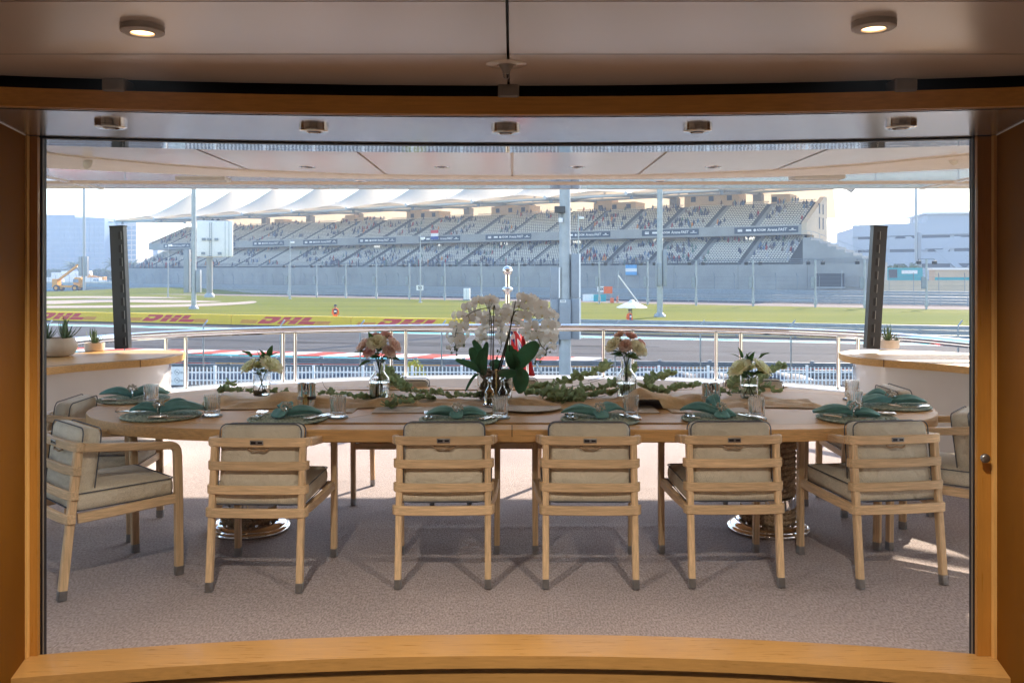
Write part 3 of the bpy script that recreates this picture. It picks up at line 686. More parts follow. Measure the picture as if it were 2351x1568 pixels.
# ---------------------------------------------------------------- guard rails
def wrail(h): return [(-.03, -h), (.03, -h * .9), (-.02, -h * .45), (-.02, -h * .35), (.05, 0), (-.02, h * .35), (-.02, h * .45), (.03, h * .9), (-.03, h)]
def armco(name, label, p0, p1, zs, step, h=.15, m=None, group='steel guard rails', posth=1.05, pipe=True, base=GZ):
    t = thing(name, label, 'guard rail', group=group); d = (p1 - p0); Ln = d.length; d.normalize(); nrm = Vector((d.y, -d.x, 0))
    for z in zs:
        b = MB(); k = max(2, int(Ln / 30)); b.sweep([p0 + d * (Ln * i / k) + Vector((0, 0, z)) + nrm * .12 for i in range(k + 1)], wrail(h)); b.build('rail', m or T['galv'], t, 20)
    n = int(Ln / step)
    me = MB().b2((-.07, -.07, 0), (.07, .07, posth)).mesh('post'); me.materials.append(T['galv_dark'])
    for i in range(min(n + 1, 120)):
        link('post', me, t, p0 + d * (i * step), (0, 0, math.atan2(d.y, d.x)))
    return t
pA = Vector((1.0, lineB(1.0), GZ)); pB = Vector((75, lineB(75), GZ))
armco('guard_rail', 'steel guard rail on the far side of the near track, below the lawn', pA, pB, (.25, .58, .90), 4, .155, None)
pC = Vector((-46, 44.6, GZ)); pD = Vector((40, 36.6, GZ))
ng = armco('guard_rail', 'dark steel guard rail just behind the white picket fence', pC, pD, (.16, .48), 2.2, .12, T['galv_dark'], posth=.66)
for i in range(24):
    a = pC + (pD - pC) * (i / 24); b_ = pC + (pD - pC) * ((i + .93) / 24)
    MB().bar([a + Vector((0, -.20, .335)), b_ + Vector((0, -.20, .335))], .02, .035).build('reflector_strip', T['plant_yellow'] if i % 2 else T['kerb_red'], ng, 0)
armco('guard_rail', 'guard rail between the lawn and the far track', S(-150, -31, GZ), S(150, -31, GZ), (.35, .72, 1.1), 3.4, .16, None, posth=1.35)
armco('guard_rail', 'tall guard rail at the foot of the grandstand wall', S(-190, -12, GZ), S(150, -12, GZ), (.3, .72, 1.14, 1.55), 6, .18, None, posth=1.75)
# debris fence in front of the stand wall
df = thing('debris_fence', 'tall debris fence of thin cranked posts before the grandstand wall', 'fence')
b = MB().tube([(0, 0, 0), (0, 0, 3.9), (0, -.45, 4.7)], .055, 5); me = b.mesh('fence_post'); me.materials.append(T['galv_dark'])
for i in range(84): link('fence_post', me, df, S(-170 + i * 3.75, -11, GZ), (0, 0, SROT))
b = MB()
for z in (1.9, 2.6, 3.3, 4.0): b.tube([S(-170, -11, GZ + z), S(143, -11, GZ + z)], .014, 3)
b.build('fence_cable', T['netwire'], df, 0)

# ---------------------------------------------------------------- grandstand
gs = thing('grandstand', 'long two-tier grandstand with pale seats under white tent roofs', 'grandstand')
U0, U1 = -142.0, 62.0
def ext(name, prof, u0, u1, m, parent=None, seg=1):
    b = MB(); k = len(prof); vs = []
    for i in range(seg + 1):
        for v, z in prof: vs.append(S(u0 + (u1 - u0) * i / seg, v, z))
    fs = [(i * k + j, i * k + (j + 1) % k, (i + 1) * k + (j + 1) % k, (i + 1) * k + j) for i in range(seg) for j in range(k)]
    fs += [tuple(range(k - 1, -1, -1)), tuple(seg * k + j for j in range(k))]
    b.add(vs, fs); return b.build(name, m, parent or gs, 0)
for i in range(17):
    a = -146 + i * 13.2; ext('wall_panel', [(0, GZ), (0, 3.4 if i < 16 else 3.4), (.4, 3.4), (.4, GZ)], a + .03, a + 13.17, T['concrete'])
b = MB()
for z in (3.75, 4.1, 4.45): b.tube([S(-146, .1, z), S(78, .1, z)], .035, 4)
for i in range(113): b.tube([S(-146 + i * 2, .1, 3.4), S(-146 + i * 2, .1, 4.45)], .03, 4)
b.build('front_railing', T['galv_dark'], gs, 0)
def tier(name, v0, z0, n, dv, dz, u0, u1):
    prof = [(v0, z0 - .8)]
    for i in range(n): prof += [(v0 + i * dv, z0 + i * dz), (v0 + (i + 1) * dv, z0 + i * dz)]
    prof += [(v0 + n * dv, z0 + (n - 1) * dz - .8)]
    return ext(name, prof, u0, u1, T['seat_back'])
NL, DL, HL = 15, .82, .37; NUp, DUp, HUp = 14, .98, .44
tl = tier('lower_tier', .8, 3.5, NL, DL, HL, U0, U1 + 2)
tu = tier('upper_tier', 8.6, 10.9, NUp, DUp, HUp, U0, U1)
random.seed(5)
def blocks(u0, u1, w, gap):
    out = []; u = u0
    while u < u1 - 2: out.append((u, min(u + w, u1))); u += w + gap
    return out
BL = blocks(U0 + .5, U1 + 1, 8.4, 1.35)
SEATS = []
def seats(name, v0, z0, n, dv, dz, parent, row0=0):
    for (a, b_) in BL:
        q = MB()
        for r in range(row0, n):
            k = int((b_ - a) / .56)
            for i in range(k):
                u = a + (i + .5) * .56; v = v0 + r * dv + .52; z = z0 + r * dz
                SEATS.append((u, v, z, r, name))
                p = [S(u - .22, v - .36, z + .40), S(u + .22, v - .36, z + .40), S(u + .22, v, z + .38), S(u - .22, v, z + .38), S(u - .21, v + .06, z + .66), S(u + .21, v + .06, z + .66)]
                q.add(p, [(0, 1, 2, 3), (3, 2, 5, 4)])
        q.build('seat_block', T['seat'], parent, 0, kind='stuff')
seats('l', .8, 3.5, NL, DL, HL, tl); seats('u', 8.6, 10.9, NUp, DUp, HUp, tu)
def aisles(v0, z0, n, dv, dz):
    for (a, b_), (c_, d_) in zip(BL[:-1], BL[1:]):
        prof = [(v0, z0 - .5)]
        for i in range(n): prof += [(v0 + i * dv - .02, z0 + i * dz + .03), (v0 + (i + .5) * dv - .02, z0 + i * dz + .03), (v0 + (i + .5) * dv - .02, z0 + (i + .5) * dz + .03), (v0 + (i + 1) * dv - .02, z0 + (i + .5) * dz + .03)]
        prof += [(v0 + n * dv - .02, z0 + (n - 1) * dz - .5)]
        ext('aisle_stair', prof, b_ + .12, c_ - .12, T['aisle'])
T['aisle'] = mat('aisle_concrete', (.26, .26, .25), .85, var=.1, scale=.5)
aisles(.8, 3.5, NL, DL, HL); aisles(8.6, 10.9, NUp, DUp, HUp)
# edge beam of the upper tier with banners
ext('edge_beam', [(8.0, 9.35), (8.0, 11.3), (8.4, 11.3), (8.4, 9.35)], U0, U1, T['concrete'])
ext('upper_soffit', [(8.4, 9.4), (8.4, 9.6), (22.5, 9.9), (22.5, 9.7)], U0, U1, T['concrete'])
rz_m = Matrix.Rotation(SROT, 4, 'Z')
for i, uc in enumerate([55.0 - 20.4 * k for k in range(10)]):
    ext('sponsor_banner', [(7.9, 9.75), (7.9, 11.0), (7.98, 11.0), (7.98, 9.75)], uc - 6.4, uc + 6.4, T['banner'])
    bo = gs.children[-1]
    M0 = basis(S(0, 0, 0), EU, (0, 0, 1), -EV)
    for tx, du, sz in (('ADGM', -.9, .62), ('Arena', 1.35, .80), ('FAST', 3.3, .78)):
        mm = basis(S(uc + du, 7.87, 10.38), EU, (0, 0, 1), -EV); text(tx, 'banner_text', T['white'], bo, mm, sz, .005, bold=.012, shear=.2 if tx == 'FAST' else 0)
    q = MB()
    for a0, a1, z0, z1 in ((-5.7, -4.75, 10.5, 10.65), (-5.7, -4.75, 10.15, 10.42), (-4.0, -2.9, 10.2, 10.6), (4.6, 6.0, 10.18, 10.28), (5.1, 5.5, 10.4, 10.6)):
        q.add([S(uc + a0, 7.88, z0), S(uc + a1, 7.88, z0), S(uc + a1, 7.88, z1), S(uc + a0, 7.88, z1)], [(0, 1, 2, 3)])
    q.add([S(uc - 2.2 + .28 * math.cos(t * .785), 7.88, 10.38 + .28 * math.sin(t * .785)) for t in range(8)], [tuple(range(8))])
    q.build('banner_mark', T['white'], bo, 0)
# concourse between the tiers: columns, back wall with gaps of daylight
i = 0; u = U0
while u < U1:
    wdt = 5.4 if i % 4 else 2.2
    ext('concourse_wall', [(17.5, 8.2), (17.5, 9.75), (17.8, 9.75), (17.8, 8.2)], u, min(u + wdt, U1), T['dark'] if i % 3 else T['concrete_warm']); u += wdt + (.0 if i % 4 else 2.4); i += 1
for i in range(27): ext('column', [(12.9, 8.2), (12.9, 9.45), (13.7, 9.45), (13.7, 8.2)], U0 + 2 + i * 7.7, U0 + 2.9 + i * 7.7, T['concrete'])
# right end wall with stair flank
ext('end_wall', [(8.0, 9.35), (8.0, 11.6), (22.4, 17.7), (24.4, 17.7), (24.4, GZ), (13.5, GZ), (13.5, 9.35)], U1, U1 + 1.0, T['concrete_warm'])
ext('end_wall', [(8.0, 9.35), (8.0, 11.4), (22.4, 17.4), (24.4, 17.4), (24.4, 9.35)], U0 - .6, U0, T['concrete'])
for z0, z1 in ((10.8, 13.2), (13.9, 16.0)):
    for v0 in (17.5, 20.5): ext('slot_window', [(v0, z0), (v0, z1), (v0 + .9, z1), (v0 + .9, z0)], U1 + .9, U1 + 1.03, T['dark'])
for i in range(9): ext('stair_step', [(.5, GZ), (.5, 8.4 - i * .58), (9.5 - i * .2, 8.4 - i * .58), (9.5 - i * .2, GZ)], U1 + 2.2 + i * 1.5, U1 + 3.7 + i * 1.5, T['concrete'])
b = MB()
for i in range(10): b.tube([S(U1 + 2.2 + i * 1.5, .6, 8.4 - max(0, i - 1) * .58), S(U1 + 2.2 + i * 1.5, .6, 9.6 - max(0, i - 1) * .58)], .04, 4)
b.tube([S(U1 + 2.2, .6, 9.6), S(U1 + 3.7, .6, 9.6), S(U1 + 15.7, .6, 4.9)], .04, 4); b.build('stair_railing', T['galv'], gs, 0)
# towers behind the top rows
for ti, (uc, w_, h_) in enumerate(((-124, 9, 17.3), (-97, 9.5, 17.5), (-67, 11, 17.8), (-42.7, 11, 18.6), (-14.5, 11.5, 18.9), (14.8, 11, 18.5), (38.6, 12.5, 19.4), (54, 4, 18.6))):
    ext('stair_tower', [(21.8, 12), (21.8, h_), (27, h_), (27, 12)], uc - w_ / 2, uc + w_ / 2, T['concrete_warm']); tw = gs.children[-1]
    if w_ > 6: ext('tower_top', [(22.6, h_), (22.6, h_ + .9), (26, h_ + .9), (26, h_)], uc - w_ / 2 + .5, uc - w_ / 2 + 4.5, T['concrete_warm'], tw)
    for k in range(3 if w_ > 6 else 1):
        du = -w_ / 2 + w_ * (k + .5) / 3 - .5
        ext('tower_window', [(21.7, h_ - 1.6), (21.7, h_ - .5), (21.79, h_ - .5), (21.79, h_ - 1.6)], uc + du, uc + du + 1.1, T['dark'], tw)
# tent roofs
PK = [-137 + 19.5 * k for k in range(11)]; HB = 9.75
def tentz(s, t, front):
    rho = (abs(s) ** 2.3 + abs(t) ** 2.3) ** (1 / 2.3)
    z = 18.4 + 9.8 * max(0, 1 - rho) ** 1.55 + 1.6 * (1 - abs(t)) * abs(s)
    if not front: z -= 3.9 * abs(t) ** 1.3
    if front: z += .9 * (1 - s * s) * max(0, abs(t) - .55) / .45
    return z
for uk in PK:
    def tp(a, b_, uk=uk):
        s = 2 * a - 1; v = -1 + 45 * b_; t = (v - 20) / 20.5 if v < 20 else (v - 20) / 24
        if uk == PK[-1] and s > 0: s *= 1 - .75 * max(0, v - 4) / 40
        return S(uk + s * HB, v + (.0 if v > 2 else 2.6 * (1 - s * s)), tentz(s, t, v < 20))
    MB().grid(tp, 20, 26).build('tent_roof', T['membrane'], gs, 80)
tp = gs.children[-1]
MB().add([S(U0 - 4.75, -1, 18.4), S(U0 - 4.75, 14, 18.8), S(U0 - 11, 1.5, 18.2)], [(0, 1, 2)]).build('tent_tip', T['membrane'], gs, 0)
for i in range(12):
    u = PK[0] - HB + 19.5 * i
    b = MB(); b.tube([S(u, 25, 19.3), S(u, -1.2, 18.3)], .42, 8); b.tube([S(u, 12, 18.7), S(u + 9.7, 3.0, 18.35)], .24, 6); b.tube([S(u, 12, 18.7), S(u - 9.7, 3.0, 18.35)], .24, 6)
    b.tube([S(u, 25, 18.6), S(u + 5, 20, 22.5)], .2, 6); b.tube([S(u, 25, 18.6), S(u - 5, 20, 22.5)], .2, 6)
    b.build('roof_truss', T['steelwork'], gs, 60)
    if 0 < i < 11: MB().box(S(u, 25, 17.4), (1.9, 1.9, 5.0), Matrix.Rotation(SROT, 3, 'Z')).build('mast_column', T['concrete'], gs, 0)
    MB().tube([S(u, 1.6, 17.3), S(u, 1.4, 18.1)], .35, 8).build('floodlight', T['galv_dark'], gs, 0)
for v, z, r in ((3.0, 18.35, .34), (13.0, 18.5, .26)): MB().tube([S(PK[0] - HB - (6 if v < 5 else 0), v, z), S(PK[-1] + HB, v, z)], r, 8).build('ring_beam', T['steelwork'], gs, 60)
# spectators
CM = []
for i, c in enumerate(((.05, .055, .09), (.09, .10, .14), (.38, .38, .40), (.30, .05, .045), (.10, .16, .26), (.16, .13, .12), (.55, .22, .06), (.13, .20, .17))):
    CM.append(mat('clothes_%d' % i, c, .9, var=.2, scale=3))
def loft(rows, n=6):
    b = MB(); k = len(rows); vs = []
    for (cx, cy_, z, rx, ry) in rows:
        for i in range(n):
            a = 2 * math.pi * i / n; vs.append((cx + rx * math.cos(a), cy_ + ry * math.sin(a), z))
    b.add(vs, [(j * n + i, j * n + (i + 1) % n, (j + 1) * n + (i + 1) % n, (j + 1) * n + i) for j in range(k - 1) for i in range(n)] + [tuple(range(n - 1, -1, -1)), tuple((k - 1) * n + i for i in range(n))]); return b
SITB = loft([(0, -.34, .02, .16, .09), (0, -.36, .42, .17, .10), (0, -.10, .46, .20, .26), (0, 0, .62, .19, .14), (0, .02, .95, .23, .13), (0, 0, 1.05, .08, .07), (0, -.01, 1.12, .09, .10), (0, -.01, 1.28, .08, .09), (0, 0, 1.32, .03, .03)])
STAB = loft([(0, 0, 0, .13, .12), (0, 0, .45, .14, .11), (0, 0, .88, .18, .13), (0, 0, 1.15, .19, .13), (0, 0, 1.42, .23, .12), (0, 0, 1.5, .08, .07), (0, 0, 1.56, .09, .10), (0, 0, 1.72, .085, .09), (0, 0, 1.77, .03, .03)])
random.seed(21)
crowd = [MB() for _ in CM]
sel = []
cl = [(random.uniform(U0, U1), random.random()) for _ in range(80)]
for (u, v, z, r, nm) in SEATS:
    dens = .004 + (.022 if nm == 'l' else .010) * (.35 + .65 * max(0, min(1, (u + 100) / 110)))
    for (cu, cr_) in cl:
        if abs(u - cu) < 2.6 and abs(r - cr_ * 14) < 1.4: dens += .34; break
    if random.random() < dens: sel.append((u, v, z))
for (u, v, z) in sel:
    k = random.choices(range(8), (5, 4, 3, 1.3, 2, 2, .6, 1))[0]; s = random.uniform(.9, 1.06); p0 = S(u, v - .1, z)
    crowd[k].add([p0 + EU * (p[0] * s) + EV * (p[1] * s) + Vector((0, 0, p[2] * s)) for p in SITB.v], SITB.f)
cr_root = thing('seated_crowd', 'scattered seated spectators across both tiers of the grandstand', 'crowd'); cr_root['kind'] = 'stuff'
for k, b in enumerate(crowd):
    if b.v: b.build('crowd', CM[k], cr_root, 60, kind='stuff')
st_me = []
for k in range(8):
    me = STAB.mesh('spectator'); me.materials.append(CM[k]); me.polygons.foreach_set('use_smooth', [True] * len(me.polygons)); st_me.append(me)
random.seed(9)
for i in range(110):
    u = random.choice((random.uniform(-60, 6), random.uniform(-30, 0), random.uniform(-142, -100), random.uniform(-60, 45)))
    o = link('person', st_me[random.choices(range(8), (5, 4, 4, 1, 2, 2, .7, 1))[0]], None, S(u, .55, 3.45), (0, 0, SROT + random.uniform(-.6, .6))); s = random.uniform(.9, 1.05); o.scale = (s, s, s)
    tag(o, 'spectator standing at the front rail of the lower grandstand tier', 'person', 'spectators at the rail')

# ---------------------------------------------------------------- floodlight masts along the lawn
def flood():
    t = thing('floodlight_mast', 'x', 'floodlight', group='twin floodlight masts beyond the lawn')
    MB().tube([(0, 0, 0), (0, 0, 6.4)], .14, 8).build('mast', T['galv'], t, 60)
    MB().b2((-.62, -.30, 2.6), (-.16, .1, 4.1)).build('control_box', T['galv_dark'], t, 0)
    MB().b2((-.2, -.22, .4), (.2, .22, 1.1)).build('base_box', T['galv'], t, 0)
    MB().tube([(-.95, 0, 6.4), (.95, 0, 6.4)], .05, 6).build('crossarm', T['galv_dark'], t, 0)
    for x in (-.95, .95):
        MB().rbox((x, -.05, 5.95), (.5, .55, .42), .06).build('lamp_head', T['black'], t); MB().tube([(x, 0, 6.2), (x, 0, 6.4)], .04, 5).build('bracket', T['black'], t)
    return t
fm = flood(); FX = [(663, 681.5), (727, 683), (794, 685.2), (864, 686.7), (940, 688.4), (1021, 690), (1105, 692), (1191, 694), (1376, 698), (1487, 700), (1598, 702), (1729, 703.8), (1872, 705.8), (1985, 708.5), (2127, 710.2)]
for i, (x, y) in enumerate(FX):
    o = fm if i == 0 else copy_tree(fm); o.location = gr(x, y); o.rotation_euler = (0, 0, SROT * .2)
    o['label'] = 'slim twin-lamp floodlight mast beyond the lawn, %s from the left' % ('first second third fourth fifth sixth seventh eighth ninth tenth eleventh twelfth thirteenth fourteenth fifteenth'.split()[i])
# tall lighting columns
def tallpole(x, y, D, r, h, label, boxes=(), base=True, cat='light pole'):
    p = at(x, 0, D); p.z = GZ
    t = thing('lighting_column', label, cat, p, 0, 'tall grey lighting columns')
    MB().tube([(0, 0, 0), (0, 0, h * .5), (0, 0, h)], r, 16, scale=[1, .92, .84]).build('shaft', T['galv'], t, 60)
    if base:
        MB().lathe([(r * 2.0, 0), (r * 2.0, .16), (r * 1.15, .42), (r, .5)], 20).build('base_flange', T['galv'], t, 40)
        for k in range(10):
            a = k * .628; MB().tube([(r * 1.7 * math.cos(a), r * 1.7 * math.sin(a), .16), (r * 1.7 * math.cos(a), r * 1.7 * math.sin(a), .34)], r * .13, 5).build('bolt', T['galv_dark'], t, 0)
    for (lo, hi) in boxes: MB().rbox([(a + b) / 2 for a, b in zip(lo, hi)], [b - a for a, b in zip(lo, hi)], .03).build('cabinet', T['box_grey'], t, 30)
    return t
tallpole(445, 711, 114, .31, 30, 'tall grey lighting column in front of the white screen back', (((-1.15, -.5, 2.1), (-.5, .3, 7.6)), ((.36, -.3, 2.1), (.9, .3, 5.0))))
tallpole(1515, 728, 93, .31, 30, 'tall grey lighting column right of the white parasol', (((.30, -.3, 3.2), (.68, .3, 7.0)), ((-.42, -.4, 3.2), (-.30, .3, 5.6)), ((-.3, -.55, 3.2), (.10, -.3, 5.6))))
tallpole(193, 668, 228, .33, 46, 'distant grey lighting column beside the yellow telehandler', (((-1.2, -.5, 4), (-.4, .4, 9)), ((.4, -.5, 4), (1.0, .4, 9))), False)
tallpole(2103, 666, 245, .40, 48, 'distant grey lighting column before the white angular building', (((.3, -.5, 4.5), (1.2, .4, 16)),), False)
for x, D, h, l in ((965, 140, 10.6, 'thin camera pole on the lawn, right of the marshal in the hat'), (666, 161, 10.7, 'thin camera pole on the lawn, left of the marshal in the hat'), (386, 175, 10.6, 'thin camera pole on the lawn beside the leaning left column'), (1328, 120, 12.5, 'thin camera pole just right of the near lighting column')):
    p = at(x, 0, D); p.z = GZ; t = thing('camera_pole', l, 'pole', p, 0, 'thin camera poles')
    MB().tube([(0, 0, 0), (0, 0, h * .55), (0, 0, h)], .13, 8, scale=[1, .7, .45]).build('shaft', T['galv'], t, 60)
    MB().rbox((.4, 0, h - .5), (.7, .35, .35), .08).build('camera', T['white'], t); MB().lathe([(.35, 0), (.35, .1), (.15, .15)], 12).build('base', T['galv'], t)
# the near column with its cabinets
npole = at(1297, 0, 34.5); npole.z = GZ
t = thing('lighting_column', 'near thick grey column with rows of cabinets, right of the orchids', 'light pole', npole, 0, 'tall grey lighting columns')
def zpx(y, D=34.5): return EYE - (y - HY) * D / F - GZ
MB().tube([(0, 0, 0), (0, 0, 3), (0, 0, 12)], .235, 24, scale=[1, .98, .8]).build('shaft', T['galv'], t, 60)
def cab(x0, x1, y0, y1, d0, d1, edge=None):
    a = (x0 - 1297) * 34.5 / F; b = (x1 - 1297) * 34.5 / F
    MB().rbox(((a + b) / 2, (d0 + d1) / 2, (zpx(y0) + zpx(y1)) / 2), (b - a, d1 - d0, zpx(y0) - zpx(y1)), .012).build('cabinet', T['box_grey'], t, 30)
    if edge is not None: MB().b2((edge - .03, d0 - .01, zpx(y1)), (edge + .03, d0 + .02, zpx(y0))).build('cabinet_edge', T['white'], t, 0)
cab(1264, 1283, 614, 684, -.2, .3, -.22); cab(1264, 1283, 686, 790, -.2, .3); cab(1283, 1309, 687, 778, -.45, -.24); cab(1311, 1330, 583, 683, -.2, .3, .56); cab(1311, 1331, 685, 778, -.2, .3, .57)
text('508', 'number_plate_text', T['black'], t, basis(((1291 - 1297) * 34.5 / F, -.462, zpx(691)), (1, 0, 0), (0, 0, 1), (0, -1, 0)), .09, .001)
MB().b2(((1284.5 - 1297) * 34.5 / F, -.459, zpx(694)), ((1298 - 1297) * 34.5 / F, -.452, zpx(688))).build('number_plate', T['white'], t, 0)
MB().b2((-.42, -.52, zpx(490)), (-.02, -.2, zpx(476))).build('camera_hood', T['speaker'], t, 0); MB().tube([(-.2, -.2, zpx(500)), (-.2, -.25, zpx(490))], .06, 8).build('camera_mount', T['galv'], t)
MB().rbox((-.18, -.28, zpx(507)), (.16, .12, .18), .02).build('mount_box', T['white'], t)
MB().bar([(-.55, .2, 0.05), (-1.6, .2, zpx(790))], .09, .09).build('stay', T['galv'], t, 0)
# ---------------------------------------------------------------- chain-link fence and picket fence on the quay
cf = thing('chain_link_fence', 'tall chain-link fence with cranked grey posts on the quay', 'fence')
FD = 37.0
b = MB().tube([(0, 0, 0), (0, 0, 2.32), (.17, 0, 2.55)], .035, 8); pm = b.mesh('fence_post'); pm.materials.append(T['galv']); pm.polygons.foreach_set('use_smooth', [True] * len(pm.polygons))
for x in (-80, 110, 286, 467, 644, 827, 1014, 1210, 1412, 1608, 1816, 2010, 2200, 2390):
    link('fence_post', pm, cf, (at(x, 0, FD).x, FD, GZ))
b = MB(); random.seed(2)
for z in (.55, .85, 1.15, 1.45, 1.75, 2.05, 2.28):
    b.tube([(at(-80 + 2470 * i / 60, 0, FD).x, FD, GZ + z + .02 * math.sin(i * 1.05 + z * 4)) for i in range(61)], .006, 3)
b.build('tension_wire', T['netwire'], cf, 0)
b = MB(); x0, x1 = at(-80, 0, FD).x, at(2390, 0, FD).x
for sg in (-1, 1):
    k = 0; x = x0 - 2.3
    while x < x1 + 2.3:
        xa, xb = (x, x + 2.25 * sg); b.add([(xa - .003, FD, GZ + .05), (xa + .003, FD, GZ + .05), (xb + .003, FD, GZ + 2.3), (xb - .003, FD, GZ + 2.3)], [(0, 1, 2, 3)]); x += .105
b.build('mesh_wire', T['netwire'], cf, 0, kind='stuff')
T['picket'] = mat('picket_paint', (.78, .78, .78), .5, var=.05)
pk = thing('picket_fence', 'low pale grey picket fence along the quay edge', 'fence')
pme = MB().prism([(-.022, -.01), (.022, -.01), (.022, .01), (-.022, .01)], 0, .72).mesh('picket'); pme.materials.append(T['picket'])
PD = 36.0; x = at(380, 0, PD).x; k = 0
while x < at(1975, 0, PD).x:
    if k % 13 == 0: MB().b2((x - .05, PD - .04, GZ), (x + .05, PD + .04, GZ + .78)).build('fence_post', T['picket'], pk, 0)
    else: link('picket', pme, pk, (x, PD - .02, GZ))
    x += .153; k += 1
for z in (.16, .48): MB().b2((at(370, 0, PD).x, PD - .005, GZ + z), (at(1985, 0, PD).x, PD + .02, GZ + z + .05)).build('fence_rail', T['picket'], pk, 0)
T['tarp'] = mat('blue_tarp', (.03, .045, .075), .6, var=.2, scale=3, bump=.4, bscale=5)
for a, b_, l in ((-14.2, -5.6, 'long blue tarpaulin pile behind the picket fence, left part'), (4.0, 12.8, 'long blue tarpaulin pile behind the picket fence, right part')):
    o = MB().grid(lambda u, v: (a + (b_ - a) * u, 37.6 + 1.2 * v, GZ + .34 * math.sin(math.pi * v) * (.8 + .2 * math.sin(u * 40)) * min(1, 12 * u, 12 * (1 - u))), 60, 8).build('tarpaulin', T['tarp'], None, 60); tag(o, l, 'tarpaulin', 'blue tarpaulins')
# ================================================================ dining table
TC = 5.48; TA, TB, TS = 1.28, .88, 1.25; TZ = .75
def tedge(a, inset=0.0):
    """outline of the table top at angle a (0 = right end), stadium with elliptical ends"""
    c, s = math.cos(a), math.sin(a)
    x = (TA - inset) * abs(c) ** .92 * (1 if c >= 0 else -1); y = (TB - inset) * abs(s) ** .92 * (1 if s >= 0 else -1)
    return (x + (TS if c >= 0 else -TS), y)
def outline(inset, n=96): return [tedge(2 * math.pi * (i + .5) / n, inset) for i in range(n)]
tb = thing('dining_table', 'long oval teak dining table on two rope-wrapped pedestals', 'table', (0, TC, 0))
BW = .155
# border in eight pieces
joints = sorted([R(0), R(52), R(90), R(128), R(180), R(232), R(270), R(308)])
def border_pts(inset, a0, a1, n=28): return [tedge(a0 + (a1 - a0) * i / n, inset) for i in range(n + 1)]
for i, a0 in enumerate(joints):
    a1 = joints[(i + 1) % 8] + (2 * math.pi if i == 7 else 0); e = .0012
    po = border_pts(0, a0 + e, a1 - e); pi_ = border_pts(BW, a0 + e, a1 - e)
    b = MB(); n = len(po); ch = .006
    rows = [[(x, y, TZ - .062) for x, y in po], [(x, y, TZ - ch) for x, y in po], [(x * (1 - .0012), y * (1 - .004), TZ) for x, y in po], [(x, y, TZ) for x, y in pi_], [(x, y, TZ - .03) for x, y in pi_]]
    vs = [p for r in rows for p in r]
    fs = [(k * n + j, k * n + j + 1, (k + 1) * n + j + 1, (k + 1) * n + j) for k in range(4) for j in range(n - 1)]
    fs += [(j, 4 * n + j, 4 * n + j + 1, j + 1) for j in range(n - 1)]
    fs += [tuple(k * n for k in range(5)), tuple(k * n + n - 1 for k in range(4, -1, -1))]
    b.add(vs, fs).build('border_piece', T['teak_x'], tb, 35)
for sy in (-1, 1):
    for x0, x1 in ((-TS + .002, -.002), (.002, TS - .002)):
        b = MB(); y0, y1 = sy * TB, sy * (TB - BW)
        pr_ = [(y0, TZ - .062), (y0, TZ - .006), (y0 - sy * .005, TZ), (y1, TZ), (y1, TZ - .03)]
        b.add([(x0, y, z) for y, z in pr_] + [(x1, y, z) for y, z in pr_], [(k, (k + 1) % 5, 5 + (k + 1) % 5, 5 + k) for k in range(5)] + [(4, 3, 2, 1, 0), (5, 6, 7, 8, 9)]); b.build('border_piece', T['teak_x'], tb, 30)
MB().prism(outline(BW * .5), TZ - .05, TZ - .012).build('core', T['groove'], tb, 0)
# inner field split by two bowed joints
def joint_x(y): return -.68 - .55 * ((y - .02) / .8) ** 2
inn = outline(BW + .004, 160)
def clip(poly, f):
    out = []
    for i, p in enumerate(poly):
        q = poly[(i + 1) % len(poly)]; a, b = f(p), f(q)
        if a >= 0: out.append(p)
        if (a >= 0) != (b >= 0):
            t = a / (a - b); out.append((p[0] + (q[0] - p[0]) * t, p[1] + (q[1] - p[1]) * t))
    return out
ys = [-.72 + 1.44 * i / 24 for i in range(25)]
left_j = [(joint_x(y), y) for y in ys]
def field(side):
    top = [p for p in inn if p[1] > 0]; bot = [p for p in inn if p[1] <= 0]
    if side == 0:
        a = [p for p in inn if abs(p[0]) < 0.66 + .55 * (p[1] / .8) ** 2 - .004]
        up = sorted([p for p in a if p[1] > 0], key=lambda p: -p[0]); lo = sorted([p for p in a if p[1] <= 0], key=lambda p: p[0])
        Lj = [(joint_x(y) + .002, y) for y in ys if abs(y) < .715]; Rj = [(-joint_x(y) - .002, y) for y in reversed(ys) if abs(y) < .715]
        return lo + list(reversed(Rj)) + up + list(reversed(Lj))
    a = [p for p in inn if side * p[0] > 0.70 + .55 * (p[1] / .8) ** 2 + .002]
    a.sort(key=lambda p: math.atan2(p[1], side * p[0] - 1.2))
    J = [(side * (-joint_x(y) + .002), y) for y in reversed(ys) if abs(y) < .715]
    return a + J
for sd, mm in ((0, T['teak_x']), (-1, T['teak_x']), (1, T['teak_x'])):
    pl = field(sd)
    area = sum(pl[i][0] * pl[(i + 1) % len(pl)][1] - pl[(i + 1) % len(pl)][0] * pl[i][1] for i in range(len(pl)))
    if area < 0: pl.reverse()
    MB().prism(pl, TZ - .012, TZ).build('top_panel', mm, tb, 0)
MB().prism(outline(.26), TZ - .115, TZ - .064).build('apron', T['teak_x'], tb, 40)
